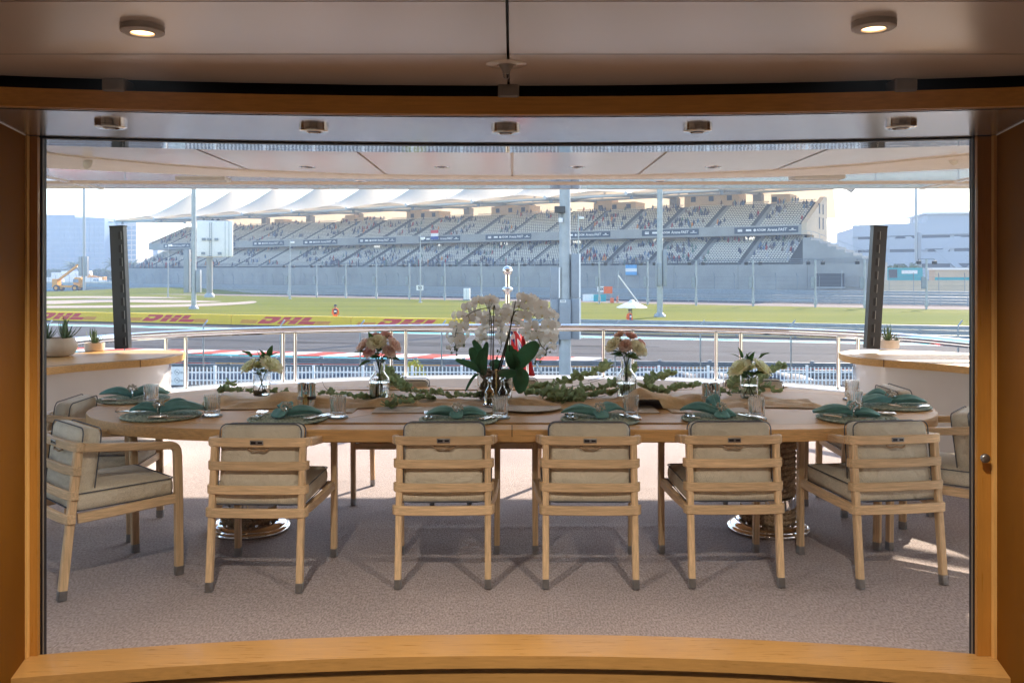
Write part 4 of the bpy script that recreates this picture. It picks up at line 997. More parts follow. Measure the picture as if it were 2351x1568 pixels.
# rope pedestal
def rope_ring(r, s, lobes=34):
    b = MB(); n = 132; k = 8; vs = []
    for i in range(n):
        a = 2 * math.pi * i / n
        for j in range(k):
            q = 2 * math.pi * j / k; rr = s * (1 + .22 * math.cos(q * 1 - lobes * a) + .10 * math.cos(2 * q - lobes * a))
            R_ = r + rr * math.cos(q); vs.append((R_ * math.cos(a), R_ * math.sin(a), rr * math.sin(q)))
    b.add(vs, [(i * k + j, ((i + 1) % n) * k + j, ((i + 1) % n) * k + (j + 1) % k, i * k + (j + 1) % k) for i in range(n) for j in range(k)])
    me = b.mesh('rope_turn'); me.materials.append(T['rope']); me.polygons.foreach_set('use_smooth', [True] * len(me.polygons)); return me
rope_me = rope_ring(.142, .019)
for sx in (-1.60, 1.56):
    pd_ = MB().lathe([(.128, .05), (.128, .635)], 32).build('pedestal', T['rope'], tb, 60); pd_.location = (sx, -.04, 0)
    for i in range(17):
        z = .072 + i * .0335
        if .14 < z < .215: continue
        link('rope_turn', rope_me, pd_, (0, 0, z), (0, 0, i * .37))
    o = MB().lathe([(.150, .142), (.160, .148), (.160, .208), (.150, .214)], 40).build('collar', T['chrome'], pd_, 50)
    o = MB().lathe([(.242, 0), (.246, .012), (.242, .026), (.228, .030), (.226, .040), (.20, .052), (.185, .056), (.16, .058)], 56).build('foot_plate', T['chrome'], pd_, 60)
    for k in range(12):
        a = k * .5236; MB().lathe([(.008, .056), (.008, .064), (.004, .068)], 8, (.172 * math.cos(a), .172 * math.sin(a), 0)).build('bolt', T['chrome'], pd_, 50)

# ================================================================ chairs
def make_chair():
    t = thing('dining_chair', 'x', 'chair', group='oak armchairs round the table')
    for s in (-1, 1):
        l = MB().bar([(s * .222, -.282, .045), (s * .220, -.205, .735)], .032, .040, up=(0, 1, 0)).build('leg', T['oak_z'], t, 30)
        MB().bar([(s * .222, -.287, 0), (s * .222, -.282, .045)], .0335, .0415, up=(0, 1, 0)).build('foot_cap', T['steel'], l, 30)
        l = MB().bar([(s * .265, .272, .045), (s * .268, .268, .40), (s * .268, .262, .625)], .032, .042, up=(0, 1, 0)).build('leg', T['oak_z'], t, 30)
        MB().bar([(s * .265, .272, 0), (s * .265, .272, .045)], .0335, .0435, up=(0, 1, 0)).build('foot_cap', T['steel'], l, 30)
        arm = smoothpath([(s * .268, .262, .61), (s * .268, .258, .645), (s * .268, .235, .668), (s * .266, .18, .676), (s * .260, .0, .694), (s * .250, -.14, .708), (s * .243, -.19, .7135)], 4)
        MB().bar(arm, .034, .040).build('arm', T['oak_y'], t, 40)
        MB().bar([(s * .226, -.215, .374), (s * .252, .02, .385), (s * .266, .262, .395)], .026, .046).build('seat_rail', T['oak_y'], t, 30)
    MB().bar([(-.255, .262, .392), (.255, .262, .392)], .024, .044).build('seat_rail', T['oak_x'], t, 30)
    def bk(z, y0, w_=.243, hh=.0425):
        pts = [(-w_, y0 + .030, z), (-w_ * .985, y0 + .012, z), (-w_ * .93, y0, z), (-w_ * .6, y0 - .010, z), (0, y0 - .014, z), (w_ * .6, y0 - .010, z), (w_ * .93, y0, z), (w_ * .985, y0 + .012, z), (w_, y0 + .030, z)]
        return smoothpath(pts, 3)
    top = MB().bar(bk(.716, -.220), .022, .043).build('top_rail', T['oak_x'], t, 30)
    for z, y0 in ((.603, -.235), (.488, -.248)): MB().bar(bk(z, y0), .018, .0425).build('back_slat', T['oak_x'], t, 30)
    MB().bar(bk(.378, -.262), .024, .045).build('seat_rail', T['oak_x'], t, 30)
    # badge and cushion tie
    MB().rbox((.0, -.2475, .718), (.066, .004, .022), .0018).build('name_plate', T['steel'], top, 30)
    MB().b2((-.028, -.2503, .712), (-.004, -.2493, .724)).build('plate_mark', T['black'], top, 0); MB().b2((.006, -.2503, .7135), (.028, -.2493, .7225)).build('plate_mark', T['black'], top, 0)
    MB().tube(smoothpath([(-.05, -.222, .686), (-.03, -.232, .676), (.0, -.234, .680), (.03, -.232, .675), (.052, -.222, .684)], 4), .005, 6).build('cushion_tie', T['rope'], t, 60)
    sc_ = MB().rbox((0, .015, .452), (.478, .500, .098), .034, .012).build('seat_cushion', T['fabric'], t, 180)
    for z in (.493, .412):
        pts = []
        for (cx_, cy_, a0) in ((.205, .231, 0), (-.205, .231, 90), (-.205, -.2, 180), (.205, -.2, 270)):
            for k in range(5):
                a = R(a0 + k * 22.5); pts.append((cx_ + .032 * math.cos(a), cy_ + .032 * math.sin(a), z))
        MB().tube(pts, .0032, 6, closed=True).build('piping', T['piping'], sc_, 60)
    tilt = Matrix.Rotation(R(-7), 3, 'X')
    bc = MB().rbox((0, -.158, .598), (.408, .100, .395), .036, .012, axis=1, m=tilt).build('back_cushion', T['fabric'], t, 180)
    for yy in (-.043, .043):
        pts = []
        for (cx_, cz_, a0) in ((.168, .161, 0), (-.168, .161, 90), (-.168, -.161, 180), (.168, -.161, 270)):
            for k in range(6):
                a = R(a0 + k * 18); p = tilt @ Vector((cx_ + .036 * math.cos(a), yy, cz_ + .036 * math.sin(a))); pts.append(p + Vector((0, -.158, .598)))
        MB().tube(pts, .0032, 6, closed=True).build('piping', T['piping'], bc, 60)
    return t
ch = make_chair()
CH = [(-2.10, 4.60, -44, 'oak armchair turned sideways at the front left corner of the table'),
      (-1.25, 4.64, -1.5, 'oak armchair seen from behind, second from the left in the front row'),
      (-.345, 4.69, .9, 'oak armchair seen from behind, third from the left in the front row'),
      (.392, 4.69, -.7, 'oak armchair seen from behind, fourth from the left in the front row'),
      (1.105, 4.71, 1.6, 'oak armchair seen from behind, in front of the right pedestal'),
      (1.90, 4.72, 8, 'oak armchair turned slightly left at the right end of the front row'),
      (-2.50, 5.42, -86, 'oak armchair at the left end of the table by the counter'),
      (2.43, 5.06, 52, 'oak armchair cut off by the right door jamb'),
      (2.40, 5.95, 88, 'oak armchair behind the right end of the table by the right counter'),
      (-.80, 6.27, 180, 'oak armchair on the far side behind the left rose vase'),
      (-.02, 6.29, 180, 'oak armchair on the far side behind the orchids'),
      (1.72, 6.27, 176, 'oak armchair on the far side behind the right short vase')]
for i, (x, y, a, l) in enumerate(CH):
    if i == 0: ch.location = (x, y, .004); ch.rotation_euler = (0, 0, R(a)); ch['label'] = l
    else: copy_tree(ch, l, None, (x, y, .004), R(a))
# ================================================================ things on the table
def tp(px, py): return on(px, py, TZ)
T['burlap'] = weave('burlap', (.86, .585, .30), 240, .95, .9, .2)
T['matgreen'] = mat('braided_rush', (.20, .29, .23), .85, c2=(.54, .60, .49), scale=70, ramp=(.35, .65), bump=.5, bscale=90)
T['matbeige'] = weave('woven_mat', (.80, .70, .56), 200, .8, .8, .15)
T['napkin'] = mat('teal_napkin', (.12, .32, .31), .85, c2=(.21, .46, .45), scale=14, bump=.25, bscale=300, sheen=.25)
T['pearl'] = mat('pearl_beads', (.58, .52, .42), .25, .15, var=.15, scale=60)
T['silver'] = mat('silver', (.75, .73, .70), .12, 1.0, var=.03)
T['clear'] = glass('clear_glass')
T['coaster'] = mat('felt_coaster', (.34, .40, .43), .9, var=.1, scale=60)
T['oil'] = glass('olive_oil', (.95, .55, .05), 0, 1.42); T['vinegar'] = mat('vinegar', (.012, .006, .005), .15)
T['water'] = glass('water', (.93, .97, .95), 0, 1.33)
T['gold'] = mat('brass', (.70, .48, .22), .2, 1.0)
T['pepper'] = mat('peppercorns', (.03, .022, .018), .6, scale=200, var=.5); T['salt'] = mat('salt', (.55, .48, .40), .6)
T['stem'] = mat('green_stem', (.07, .11, .025), .6); T['stem_dark'] = mat('dark_stem', (.045, .04, .018), .7)
T['leaf'] = leafmat('rose_leaf', (.05, .12, .035), (.09, .18, .055), .4, .35)
T['euca'] = leafmat('eucalyptus_leaf', (.20, .27, .11), (.36, .42, .22), .55, .4, 18)
T['orchid_leaf'] = leafmat('orchid_leaf', (.04, .14, .06), (.07, .20, .085), .3, .25, 8)
T['petal'] = leafmat('orchid_petal', (.90, .88, .84), (.94, .93, .90), .55, .38, 40)
T['lip'] = mat('orchid_lip', (.80, .66, .36), .6, c2=(.85, .80, .62), scale=90)
T['cream'] = leafmat('cream_rose', (.92, .87, .60), (.95, .93, .80), .6, .5, 30)
T['pink'] = leafmat('pink_rose', (.94, .70, .62), (.96, .84, .76), .6, .5, 25)
T['rosepink'] = leafmat('deep_pink_rose', (.88, .52, .50), (.92, .72, .66), .6, .5, 25)
T['white_rose'] = leafmat('pale_green_rose', (.92, .92, .62), (.95, .95, .80), .6, .5, 30)
T['pebble'] = mat('pebbles', (.22, .14, .08), .5, c2=(.42, .30, .18), scale=14)
T['pot'] = mat('ceramic_pot', (.62, .53, .44), .6, var=.06, scale=25, bump=.1, bscale=40)
T['succulent'] = mat('succulent', (.06, .12, .055), .5, c2=(.15, .22, .11), scale=30)
T['soil'] = mat('gravel_topping', (.30, .20, .13), .9, var=.5, scale=120, bump=.8, bscale=120)
NAMES = ['far left', 'near left', 'second from the left', 'third from the left', 'fourth from the left', 'fifth from the left', 'near right', 'far right']
# placemats
b = MB(); nn = 110
for r in [.016 + .0235 * i for i in range(9)]:
    vs = []; k = 6; lob = max(8, int(2 * math.pi * r / .021))
    for i in range(nn):
        a = 2 * math.pi * i / nn
        for j in range(k):
            q = 2 * math.pi * j / k; w_ = 1 + .22 * math.cos(lob * a + (q if j % 2 else 0))
            vs.append(((r + .0125 * math.cos(q) * w_) * math.cos(a), (r + .0125 * math.cos(q) * w_) * math.sin(a), .008 + .0068 * math.sin(q) * w_))
    b.add(vs, [(i * k + j, ((i + 1) % nn) * k + j, ((i + 1) % nn) * k + (j + 1) % k, i * k + (j + 1) % k) for i in range(nn) for j in range(k)])
mat_me = b.mesh('placemat'); mat_me.materials.append(T['matgreen']); mat_me.polygons.foreach_set('use_smooth', [True] * len(mat_me.polygons))
MATS = [(307, 919, 60), (371, 957, 30), (661, 964, 0), (1053, 966, 0), (1378, 966, 0), (1656, 965, 0), (1968, 963, -30), (2050, 934, -60)]
NAP = [[(176, .20, .055, .02), (10, .22, .060, .02), (28, .20, .055, .03)], [(186, .16, .05, .02), (4, .25, .055, .02), (28, .17, .045, .035)],
       [(8, .19, .055, .01), (-125, .085, .055, .0), (105, .10, .05, .03)], [(172, .17, .055, .012), (2, .16, .055, .012), (-88, .07, .04, 0)],
       [(164, .20, .065, .02), (38, .16, .06, .03), (-80, .075, .045, 0)], [(158, .21, .055, .03), (98, .13, .04, .07), (-82, .075, .05, 0), (0, .09, .035, 0)],
       [(168, .22, .055, .012), (-14, .13, .045, .0), (80, .10, .04, .03)], [(190, .22, .055, .015), (-4, .20, .05, .01), (150, .15, .05, .04)]]
def napkin_mesh(lobes, seed):
    random.seed(seed); b = MB()
    for (ang, ln, w_, lift) in lobes:
        a = R(ang); d = Vector((math.cos(a), math.sin(a), 0)); sd = Vector((-d.y, d.x, 0)); vs = []; n = 16; k = 36; ph = random.uniform(0, 6)
        for i in range(n + 1):
            s = i / n; ww = .016 + (w_ * .86 - .016) * min(1, s * 1.55) ** .8 * (1 - .35 * max(0, s - .75) / .25); hh = .017 + .009 * math.sin(math.pi * min(1, s * 1.1)) - .009 * s
            if i == n: hh *= .55
            c = d * (s * ln) + Vector((0, 0, .014 + hh + lift * math.sin(s * 2.4)))
            for j in range(k):
                q = 2 * math.pi * j / k; fold = 1 + (.55 * abs(math.sin(2.5 * q + ph + s * 1.2)) - .30) * (.6 + .6 * s) + .16 * math.cos(9 * q + ph * 2 + 3 * s)
                vs.append(c + sd * (ww * math.cos(q) * (1 + .20 * math.cos(3 * q + ph + 2 * s))) + Vector((0, 0, hh * math.sin(q) * fold)))
        b.add(vs, [(i * k + j, (i + 1) * k + j, (i + 1) * k + (j + 1) % k, i * k + (j + 1) % k) for i in range(n) for j in range(k)] + [tuple(range(k)), tuple(n * k + j for j in range(k - 1, -1, -1))])
    return b
bd = MB(); random.seed(8)
for i in range(46):
    th = math.acos(random.uniform(.05, 1)); ph = random.uniform(0, 6.283); rr = random.uniform(.022, .034)
    bd.ball((rr * math.sin(th) * math.cos(ph), rr * math.sin(th) * math.sin(ph), rr * math.cos(th)), .0052, 6, 4)
bead_me = bd.mesh('bead_cluster'); bead_me.materials.append(T['pearl'])
ring_me = MB().tube([(.0, .030 * math.cos(i * .2618), .030 * math.sin(i * .2618)) for i in range(24)], .005, 6, closed=True).mesh('ring_band'); ring_me.materials.append(T['silver'])
def fork_mesh():
    b = MB(); b.sweep(smoothpath([(0, -.10, .012), (0, -.06, .010), (0, -.01, .004), (0, .03, .007)], 5), [(-.006, -.0012), (.006, -.0012), (.006, .0012), (-.006, .0012)], scale=[1.5 - .9 * min(1, i / 9) for i in range(16)])
    b.add([(-.004, .028, .006), (.004, .028, .006), (.012, .048, .009), (-.012, .048, .009)], [(0, 1, 2, 3)])
    for x in (-.0105, -.0035, .0035, .0105): b.tube([(x, .046, .009), (x, .075, .0115), (x, .102, .0125)], .0016, 5)
    return b
def knife_mesh():
    b = MB(); b.rbox((0, -.06, .009), (.017, .085, .010), .004); b.add([(-.003, -.02, .004), (.008, -.02, .004), (.009, .06, .004), (.003, .105, .004), (-.003, .08, .004), (-.003, -.02, .006), (.006, -.02, .006), (.007, .06, .006), (.003, .103, .006), (-.003, .08, .006)], [(0, 1, 2, 3, 4), (9, 8, 7, 6, 5), (0, 5, 6, 1), (1, 6, 7, 2), (2, 7, 8, 3), (3, 8, 9, 4), (4, 9, 5, 0)])
    return b
def mk(b, name, m):
    me = b.mesh(name); me.materials.append(m); me.polygons.foreach_set('use_smooth', [True] * len(me.polygons))
    try: me.set_sharp_from_angle(angle=R(40))
    except Exception: pass
    return me
fork_me = mk(fork_mesh(), 'fork', T['silver']); knife_me = mk(knife_mesh(), 'knife', T['silver'])
for i, (px, py, rot) in enumerate(MATS):
    c = tp(px, py); nm = NAMES[i]
    o = link('placemat', mat_me, None, (c.x, c.y, TZ + .0015), (0, 0, R(i * 17))); tag(o, 'round green braided placemat, %s of the eight' % nm, 'placemat', 'round green placemats')
    z0 = TZ + .0165
    no = napkin_mesh(NAP[i], i + 3).build('napkin', T['napkin'], None, 180); no.location = (c.x - .01, c.y + (.01 if i not in (0, 7) else 0), z0 - .008)
    tag(no, 'teal cloth napkin pulled through a ring on the %s placemat' % nm, 'napkin', 'teal napkins')
    rg = thing('napkin_ring', 'silver napkin ring with a pearl bead cluster, %s placemat' % nm, 'napkin ring', (c.x - .01, c.y - .012, z0 + .024), R(rot + (15 if i in (2, 3, 4, 5) else -20)), 'pearl napkin rings')
    link('ring_band', ring_me, rg); o = link('bead_cluster', bead_me, rg, (0, -.012, .030), (R(30), 0, 0))
    far = i in (0, 7); near = i in (1, 6)
    sgn = -1 if i in (0, 1) else 1
    if i in (2, 3, 4, 5): fk = [(-.178, .02, 4), (-.150, .01, 2)]; kn = [(.160, .0, -22), (.185, -.01, -26)] if i < 4 else [(.152, .0, 20), (.178, -.005, 12)]
    elif i == 1: fk = [(-.13, .05, -62), (-.155, .03, -62)]; kn = [(.10, -.12, -68), (.10, -.145, -70)]
    elif i == 0: fk = [(-.12, .12, -80), (-.12, .14, -80)]; kn = [(-.03, -.13, -88), (-.02, -.15, -88)]
    elif i == 6: fk = [(-.10, -.09, 62), (-.075, -.115, 62)]; kn = [(.12, .06, 68), (.125, .085, 68)]
    else: fk = [(.03, -.14, 84), (.03, -.165, 84)]; kn = [(.03, .13, 84), (.03, .155, 84)]
    for j, (dx, dy, a) in enumerate(fk):
        o = link('fork', fork_me, None, (c.x + dx, c.y + dy, z0), (0, 0, R(a))); o.scale = (1.15, 1.1, 1.3); tag(o, 'silver fork, %s of the pair on the %s placemat' % (('outer', 'inner')[j], nm), 'fork', 'silver forks')
    for j, (dx, dy, a) in enumerate(kn):
        o = link('knife', knife_me, None, (c.x + dx, c.y + dy, z0 - .002), (0, 0, R(a))); o.scale = (1.15, 1.1, 1.3); tag(o, 'silver knife, %s of the pair on the %s placemat' % (('inner', 'outer')[j], nm), 'knife', 'silver knives')
# tumblers on coasters
def rib(n, d): return lambda a, z: 1 + d * math.cos(n * a) * (1 if .012 < z < .108 else 0)
gb = MB(); N = 132
outp = [(.0385, 0), (.0405, .003), (.0405, .012), (.0408, .018), (.0430, .100), (.0435, .108), (.0437, .1145)]; inp = [(.0422, .1145), (.0412, .100), (.0372, .026), (.030, .021), (.001, .020)]
rows = outp + inp; vs = []
for ri, (r, z) in enumerate(rows):
    for i in range(N):
        a = 2 * math.pi * i / N; q = 1 + (.055 * math.cos(22 * a) if ri < len(outp) and .010 < z < .105 else 0); vs.append((r * q * math.cos(a), r * q * math.sin(a), z))
gb.add(vs, [(j * N + i, j * N + (i + 1) % N, (j + 1) * N + (i + 1) % N, (j + 1) * N + i) for j in range(len(rows) - 1) for i in range(N)] + [tuple(range(N - 1, -1, -1))])
tum_me = mk(gb, 'tumbler', T['clear']); cs_me = mk(MB().lathe([(.054, 0), (.056, .003), (.056, .006), (.053, .008)], 36), 'coaster', T['coaster'])
GL = [(347, 929.5, 'far left placemat'), (487, 956, 'near left placemat'), (776, 959.5, 'second placemat from the left'), (1148, 960, 'oil and vinegar bottles'), (1448, 958.5, 'fourth placemat from the left'), (1737, 962, 'fifth placemat from the left'), (1962, 946, 'near right placemat, behind the teal napkin'), (1956, 918, 'far right placemat, furthest back of all')]
for px, py, l in GL:
    c = tp(px, py); o = link('coaster', cs_me, None, (c.x, c.y, TZ + .001)); tag(o, 'round grey felt coaster under the tumbler by the %s' % l, 'coaster', 'grey coasters')
    o = link('tumbler', tum_me, None, (c.x, c.y, TZ + .0095)); tag(o, 'ribbed glass tumbler by the %s' % l, 'glass', 'ribbed tumblers')
# burlap runner and beige mats under it
def runner(u, v):
    x = -1.86 + 3.72 * u; w_ = .21 + .03 * math.sin(x * 3.1)
    y = TC + .03 - .02 * math.sin(x * 1.9) + (v - .5) * 2 * w_ + .02 * math.sin(x * 9 + 1)
    h = .010 + .007 * (1 + math.sin(x * 11.3 + v * 3 + 2 * math.sin(x * 4))) * (.4 + .6 * math.sin(math.pi * v)) * (.6 + .4 * math.sin(x * 3)) + .004 * math.sin(x * 31 + v * 7) + .004 * math.sin(x * 17 - v * 13)
    for (xc, hh, ww, vc) in ((-1.42, .055, .10, .45), (-1.18, .035, .16, .4), (.78, .085, .10, .30), (.93, .05, .09, .35), (.1, .035, .12, .3), (1.12, .05, .10, .5), (-.75, .03, .16, .3), (-1.82, .05, .05, .5)):
        h += hh * math.exp(-((x - xc) / ww) ** 2) * math.exp(-((v - vc) / .38) ** 2)
    h *= min(1, 4 * v + .12, 4 * (1 - v) + .12) if h < .05 else 1
    return (x, y, TZ + .004 + max(.002, h))
o = MB().grid(runner, 150, 22).build('table_runner', T['burlap'], None, 180); tag(o, 'rumpled burlap runner along the middle of the table', 'runner')
for x0, l in ((-1.37, 'left of the pepper mills'), (-.80, 'below the left rose vase'), (.40, 'below the right rose vase'), (.93, 'right of the right rose vase')):
    o = MB().rbox((x0 + .22, 5.29, TZ + .0035), (.46, .30, .005), .002).build('table_mat', T['matbeige'], None, 30); tag(o, 'rectangular beige woven mat under the runner, %s' % l, 'mat', 'beige woven mats')
for x0, y0, l in ((-.22, 5.29, 'left of the bottles'), (.10, 5.30, 'right of the bottles')):
    o = MB().lathe([(.19, 0), (.192, .002), (.19, .004), (.001, .005)], 48, (0, 0, 0)).build('table_mat', T['matbeige'], None, 40); o.location = (x0, y0, TZ + (.0075 if x0 < 0 else .013)); tag(o, 'round beige woven mat, %s' % l, 'mat', 'beige woven mats')
# pepper and salt mills
def mills(px, label):
    c = tp(px, 937); t = thing('mill_set', label, 'mill set', (c.x, c.y, TZ + .015), 0, 'steel salt and pepper sets')
    for x, mm in ((-.028, T['salt']), (.028, T['pepper'])):
        b = MB().lathe([(.0265, 0), (.027, .004), (.0265, .036), (.0262, .060), (.0235, .085), (.0255, .110), (.026, .135)], 28, (x, 0, 0)).build('mill', T['chrome'], t, 60)
        MB().lathe([(.0270, .038), (.0275, .040), (.0275, .056), (.027, .058)], 28, (x, 0, 0)).build('window', mm, b, 60)
        MB().lathe([(.026, .135), (.025, .139), (.018, .141)], 28, (x, 0, 0)).build('cap', T['silver'], b, 60)
    MB().rbox((0, -.030, .036), (.024, .010, .072), .004).build('holder', T['gold'], t); MB().rbox((0, -.030, .082), (.026, .008, .03), .003).build('holder_tab', T['silver'], t)
    MB().tube(smoothpath([(-.004, -.028, .09), (-.007, -.02, .115), (0, -.01, .13), (.007, -.02, .115), (.004, -.028, .09)], 4), .002, 6).build('loop', T['black'], t, 60)
mills(704, 'steel salt and pepper mill set left of the left rose vase'); mills(1632, 'steel salt and pepper mill set right of the right rose vase')
# oil and vinegar
c = tp(1139, 937); cru = thing('cruet_stand', 'slim brass stand with round foot holding the oil and vinegar', 'stand', (c.x, c.y, TZ + .02))
MB().lathe([(.075, 0), (.078, .003), (.076, .005), (.001, .005)], 36).build('tray', T['silver'], cru, 40); MB().tube([(0, .02, .004), (0, .02, .20)], .004, 10).build('rod', T['gold'], cru, 60)
MB().lathe([(.004, .20), (.012, .203), (.009, .210), (.002, .212)], 12, (0, .02, 0)).build('knob', T['gold'], cru, 60)
for x in (-.039, .039): MB().tube([(x + .034 * math.cos(i * .2618), .034 * math.sin(i * .2618), .045) for i in range(24)], .002, 5, closed=True).build('hoop', T['silver'], cru, 60)
prof = [(.028, 0), (.030, .004), (.030, .060), (.027, .074), (.016, .092), (.0115, .102), (.0115, .126), (.015, .128), (.015, .132), (.0115, .134)]
for x, mm, l in ((-.039, T['oil'], 'glass bottle of golden olive oil with stopper'), (.039, T['vinegar'], 'glass bottle of dark vinegar with stopper')):
    t = thing('bottle', l, 'bottle', (c.x + x, c.y, TZ + .027), 0, 'oil and vinegar bottles')
    inner = [(r - .0022, z) for r, z in reversed(prof[2:])] + [(.0275, .006), (.001, .0055)]
    MB().lathe(prof + inner, 32, cap=False).build('glass_body', T['clear'], t, 50)
    top = .108 if mm is T['oil'] else .104
    MB().lathe([(.001, .0058), (.0273, .0062), (.0275, .060), (.0245, .073), (.0135, .091), (.009, .102), (.009, top), (.001, top)], 28, cap=False).build('contents', mm, t, 50)
    MB().lathe([(.009, .130), (.0105, .140), (.013, .144), (.019, .148), (.020, .153), (.016, .157), (.001, .158)], 20).build('stopper', T['clear'], t, 60)
# ---------------------------------------------------------------- flowers
def petal_grid(w_, h_, cup, n=5):
    b = MB()
    return lambda u, v: ((u - .5) * w_ * math.sin(math.pi * min(1, .18 + .72 * v)), -cup * (1 - (2 * u - 1) ** 2) * math.sin(v * 2) , v * h_)
def rose_mesh(seed):
    random.seed(seed); b = MB()
    for ring, (cnt, r, h_, tilt, w_) in enumerate(((3, .004, .026, 4, .020), (4, .009, .028, 10, .026), (5, .014, .029, 22, .030), (6, .018, .029, 38, .034), (7, .020, .028, 62, .036))):
        for k in range(cnt):
            a = 2 * math.pi * (k + ring * .37) / cnt + random.uniform(-.15, .15); tl = R(tilt + random.uniform(-6, 6))
            def f(u, v):
                x = (u - .5) * w_ * (math.sin(math.pi * (.16 + .70 * v)) ** .7); y = r + .006 * (1 - (2 * u - 1) ** 2) * (-1); z = h_ * v
                y2 = y + math.sin(tl) * z * (.4 + .6 * v) ; z2 = .004 + z * math.cos(tl * v) - .003 * (abs(2 * u - 1)) ** 2
                bend = x * x / max(r, .008) * .35
                return Matrix.Rotation(a, 3, 'Z') @ Vector((x, y2 - bend, z2))
            b.grid(f, 5, 5)
    b.ball((0, 0, .010), (.013, .013, .012), 10, 6)
    return b
def leaf_mesh(L_, W_, fold=.25, n=6, m=None, tipw=.5):
    b = MB(); b.grid(lambda u, v: ((u - .5) * W_ * (math.sin(math.pi * v ** tipw) ** .8 + .03), v * L_, abs(u - .5) * W_ * fold * math.sin(math.pi * v) + .10 * L_ * v * v * -1), 4, n); return b
rose = {k: [mk(rose_mesh(s), 'rose', T[k]) for s in (1, 2)] for k in ('cream', 'pink', 'rosepink', 'white_rose')}
rl_me = mk(leaf_mesh(.055, .030), 'rose_leaf', T['leaf'])
def orient(o, d, roll=0.0, s=1.0):
    """turn local +Z of an object along d"""
    q = Vector(d).normalized().to_track_quat('Z', 'Y'); o.rotation_mode = 'QUATERNION'; o.quaternion = None if False else None
def put(name, me, parent, loc, d, axis='Z', s=1.0, roll=0.0):
    o = link(name, me, parent); q = Vector(d).normalized().to_track_quat(axis, 'Z' if axis == 'Y' else 'Y')
    M = Matrix.Translation(Vector(loc)) @ q.to_matrix().to_4x4() @ Matrix.Rotation(roll, 4, axis) @ Matrix.Scale(s, 4); o.matrix_local = M; return o
def vase(px, py, label, flowers, prof, N, water, leaves, name='flower_vase', seed=1):
    c = tp(px, py); t = thing(name, label, 'vase', (c.x, c.y, TZ + .018), 0, 'glass vases of roses'); random.seed(seed)
    ribz = prof['rib']; rows = prof['p']; vs = []; b = MB(); top = len(rows)
    allr = rows + [(max(.001, r - .003), z + (.004 if z < .01 else 0)) for r, z in reversed(rows)]
    for ri, (r, z) in enumerate(allr):
        for i in range(N):
            a = 2 * math.pi * i / N; q = 1 + (.022 * math.cos(26 * a) if ri < top and ribz[0] < z < ribz[1] else 0); vs.append((r * q * math.cos(a), r * q * math.sin(a), z))
    b.add(vs, [(j * N + i, j * N + (i + 1) % N, (j + 1) * N + (i + 1) % N, (j + 1) * N + i) for j in range(len(allr) - 1) for i in range(N)] + [tuple(range(N - 1, -1, -1)), tuple((len(allr) - 1) * N + i for i in range(N))])
    b.build('vase_glass', T['clear'], t, 60)
    MB().lathe(water, 40).build('water', T['water'], t, 60)
    H_ = rows[-1][1]; neck = rows[-1][0] * .55
    for (x, y, z, kind, s) in flowers:
        hd = Vector((x, y, z)); a = math.atan2(y, x); base = Vector((-.025 * math.cos(a), -.025 * math.sin(a), .012)); mid = Vector((neck * .6 * math.cos(a), neck * .6 * math.sin(a), H_ * .98))
        st_ = MB().tube(smoothpath([base, mid, mid.lerp(hd, .6) + Vector((0, 0, .01)), hd], 4), .0026, 6).build('stem', T['stem'], t, 60)
        d = Vector((x * .9, y * .9, .065)); put('rose', rose[kind][random.randrange(2)], t, hd - d.normalized() * .006, d, 'Z', s * 1.12, random.uniform(0, 6))
    for (x, y, z, dx, dy, dz, s) in leaves: put('leaf', rl_me, t, (x, y, z), (dx, dy, dz), 'Y', s * 1.25, random.uniform(-.6, .6))
    return t
carafe = {'p': [(.052, 0), (.056, .004), (.058, .02), (.064, .10), (.064, .128), (.060, .140), (.042, .160), (.034, .175), (.033, .190), (.036, .225), (.037, .236)], 'rib': (.01, .128)}
short = {'p': [(.050, 0), (.054, .004), (.055, .05), (.055, .128), (.055, .134)], 'rib': (5, 6)}
def ring_leaves(n, r, z, up, s, seed):
    random.seed(seed); return [(r * .4 * math.cos(a), r * .4 * math.sin(a), z + random.uniform(-.015, .02), math.cos(a), math.sin(a), up + random.uniform(-.3, .35), s * random.uniform(.8, 1.25)) for a in [6.283 * k / n + random.uniform(-.2, .2) for k in range(n)]]
FL1 = [(-.090, -.02, .335, 'pink', 1.25), (-.005, -.06, .352, 'cream', 1.45), (.088, -.03, .338, 'pink', 1.25), (.062, -.06, .300, 'pink', 1.1), (-.045, -.075, .300, 'rosepink', 1.05), (-.03, .05, .385, 'rosepink', .9), (.035, .06, .392, 'rosepink', .9)]
L1 = ring_leaves(11, .06, .265, .12, 1.25, 3) + ring_leaves(9, .05, .30, .9, 1.1, 4) + [(-.06, -.03, .30, -1, -.2, .1, 1.4), (-.03, -.04, .35, -.3, -.3, 1, 1.3), (.03, -.03, .35, .6, -.2, 1, 1.2), (.05, -.03, .27, .9, -.4, -.1, 1.4), (-.05, -.03, .25, -.7, -.5, -.3, 1.3)]
vase(871, 925, 'ribbed glass carafe of cream and pink roses, left of the orchids', FL1, carafe, 104, [(.001, .006), (.048, .007), (.054, .02), (.059, .10), (.058, .11), (.001, .11)], L1, seed=2)
FL2 = [(-.080, -.04, .325, 'cream', 1.4), (.060, -.065, .305, 'cream', 1.45), (-.015, -.07, .325, 'pink', 1.15), (.03, .03, .380, 'rosepink', 1.0), (.090, .0, .340, 'rosepink', .9), (-.035, .04, .388, 'pink', .95)]
vase(1438, 918, 'ribbed glass carafe of cream and pink roses, right of the orchids', FL2, carafe, 104, [(.001, .006), (.048, .007), (.054, .02), (.058, .09), (.001, .09)], ring_leaves(12, .06, .262, .15, 1.25, 13) + ring_leaves(10, .05, .30, 1.0, 1.05, 14), seed=5)
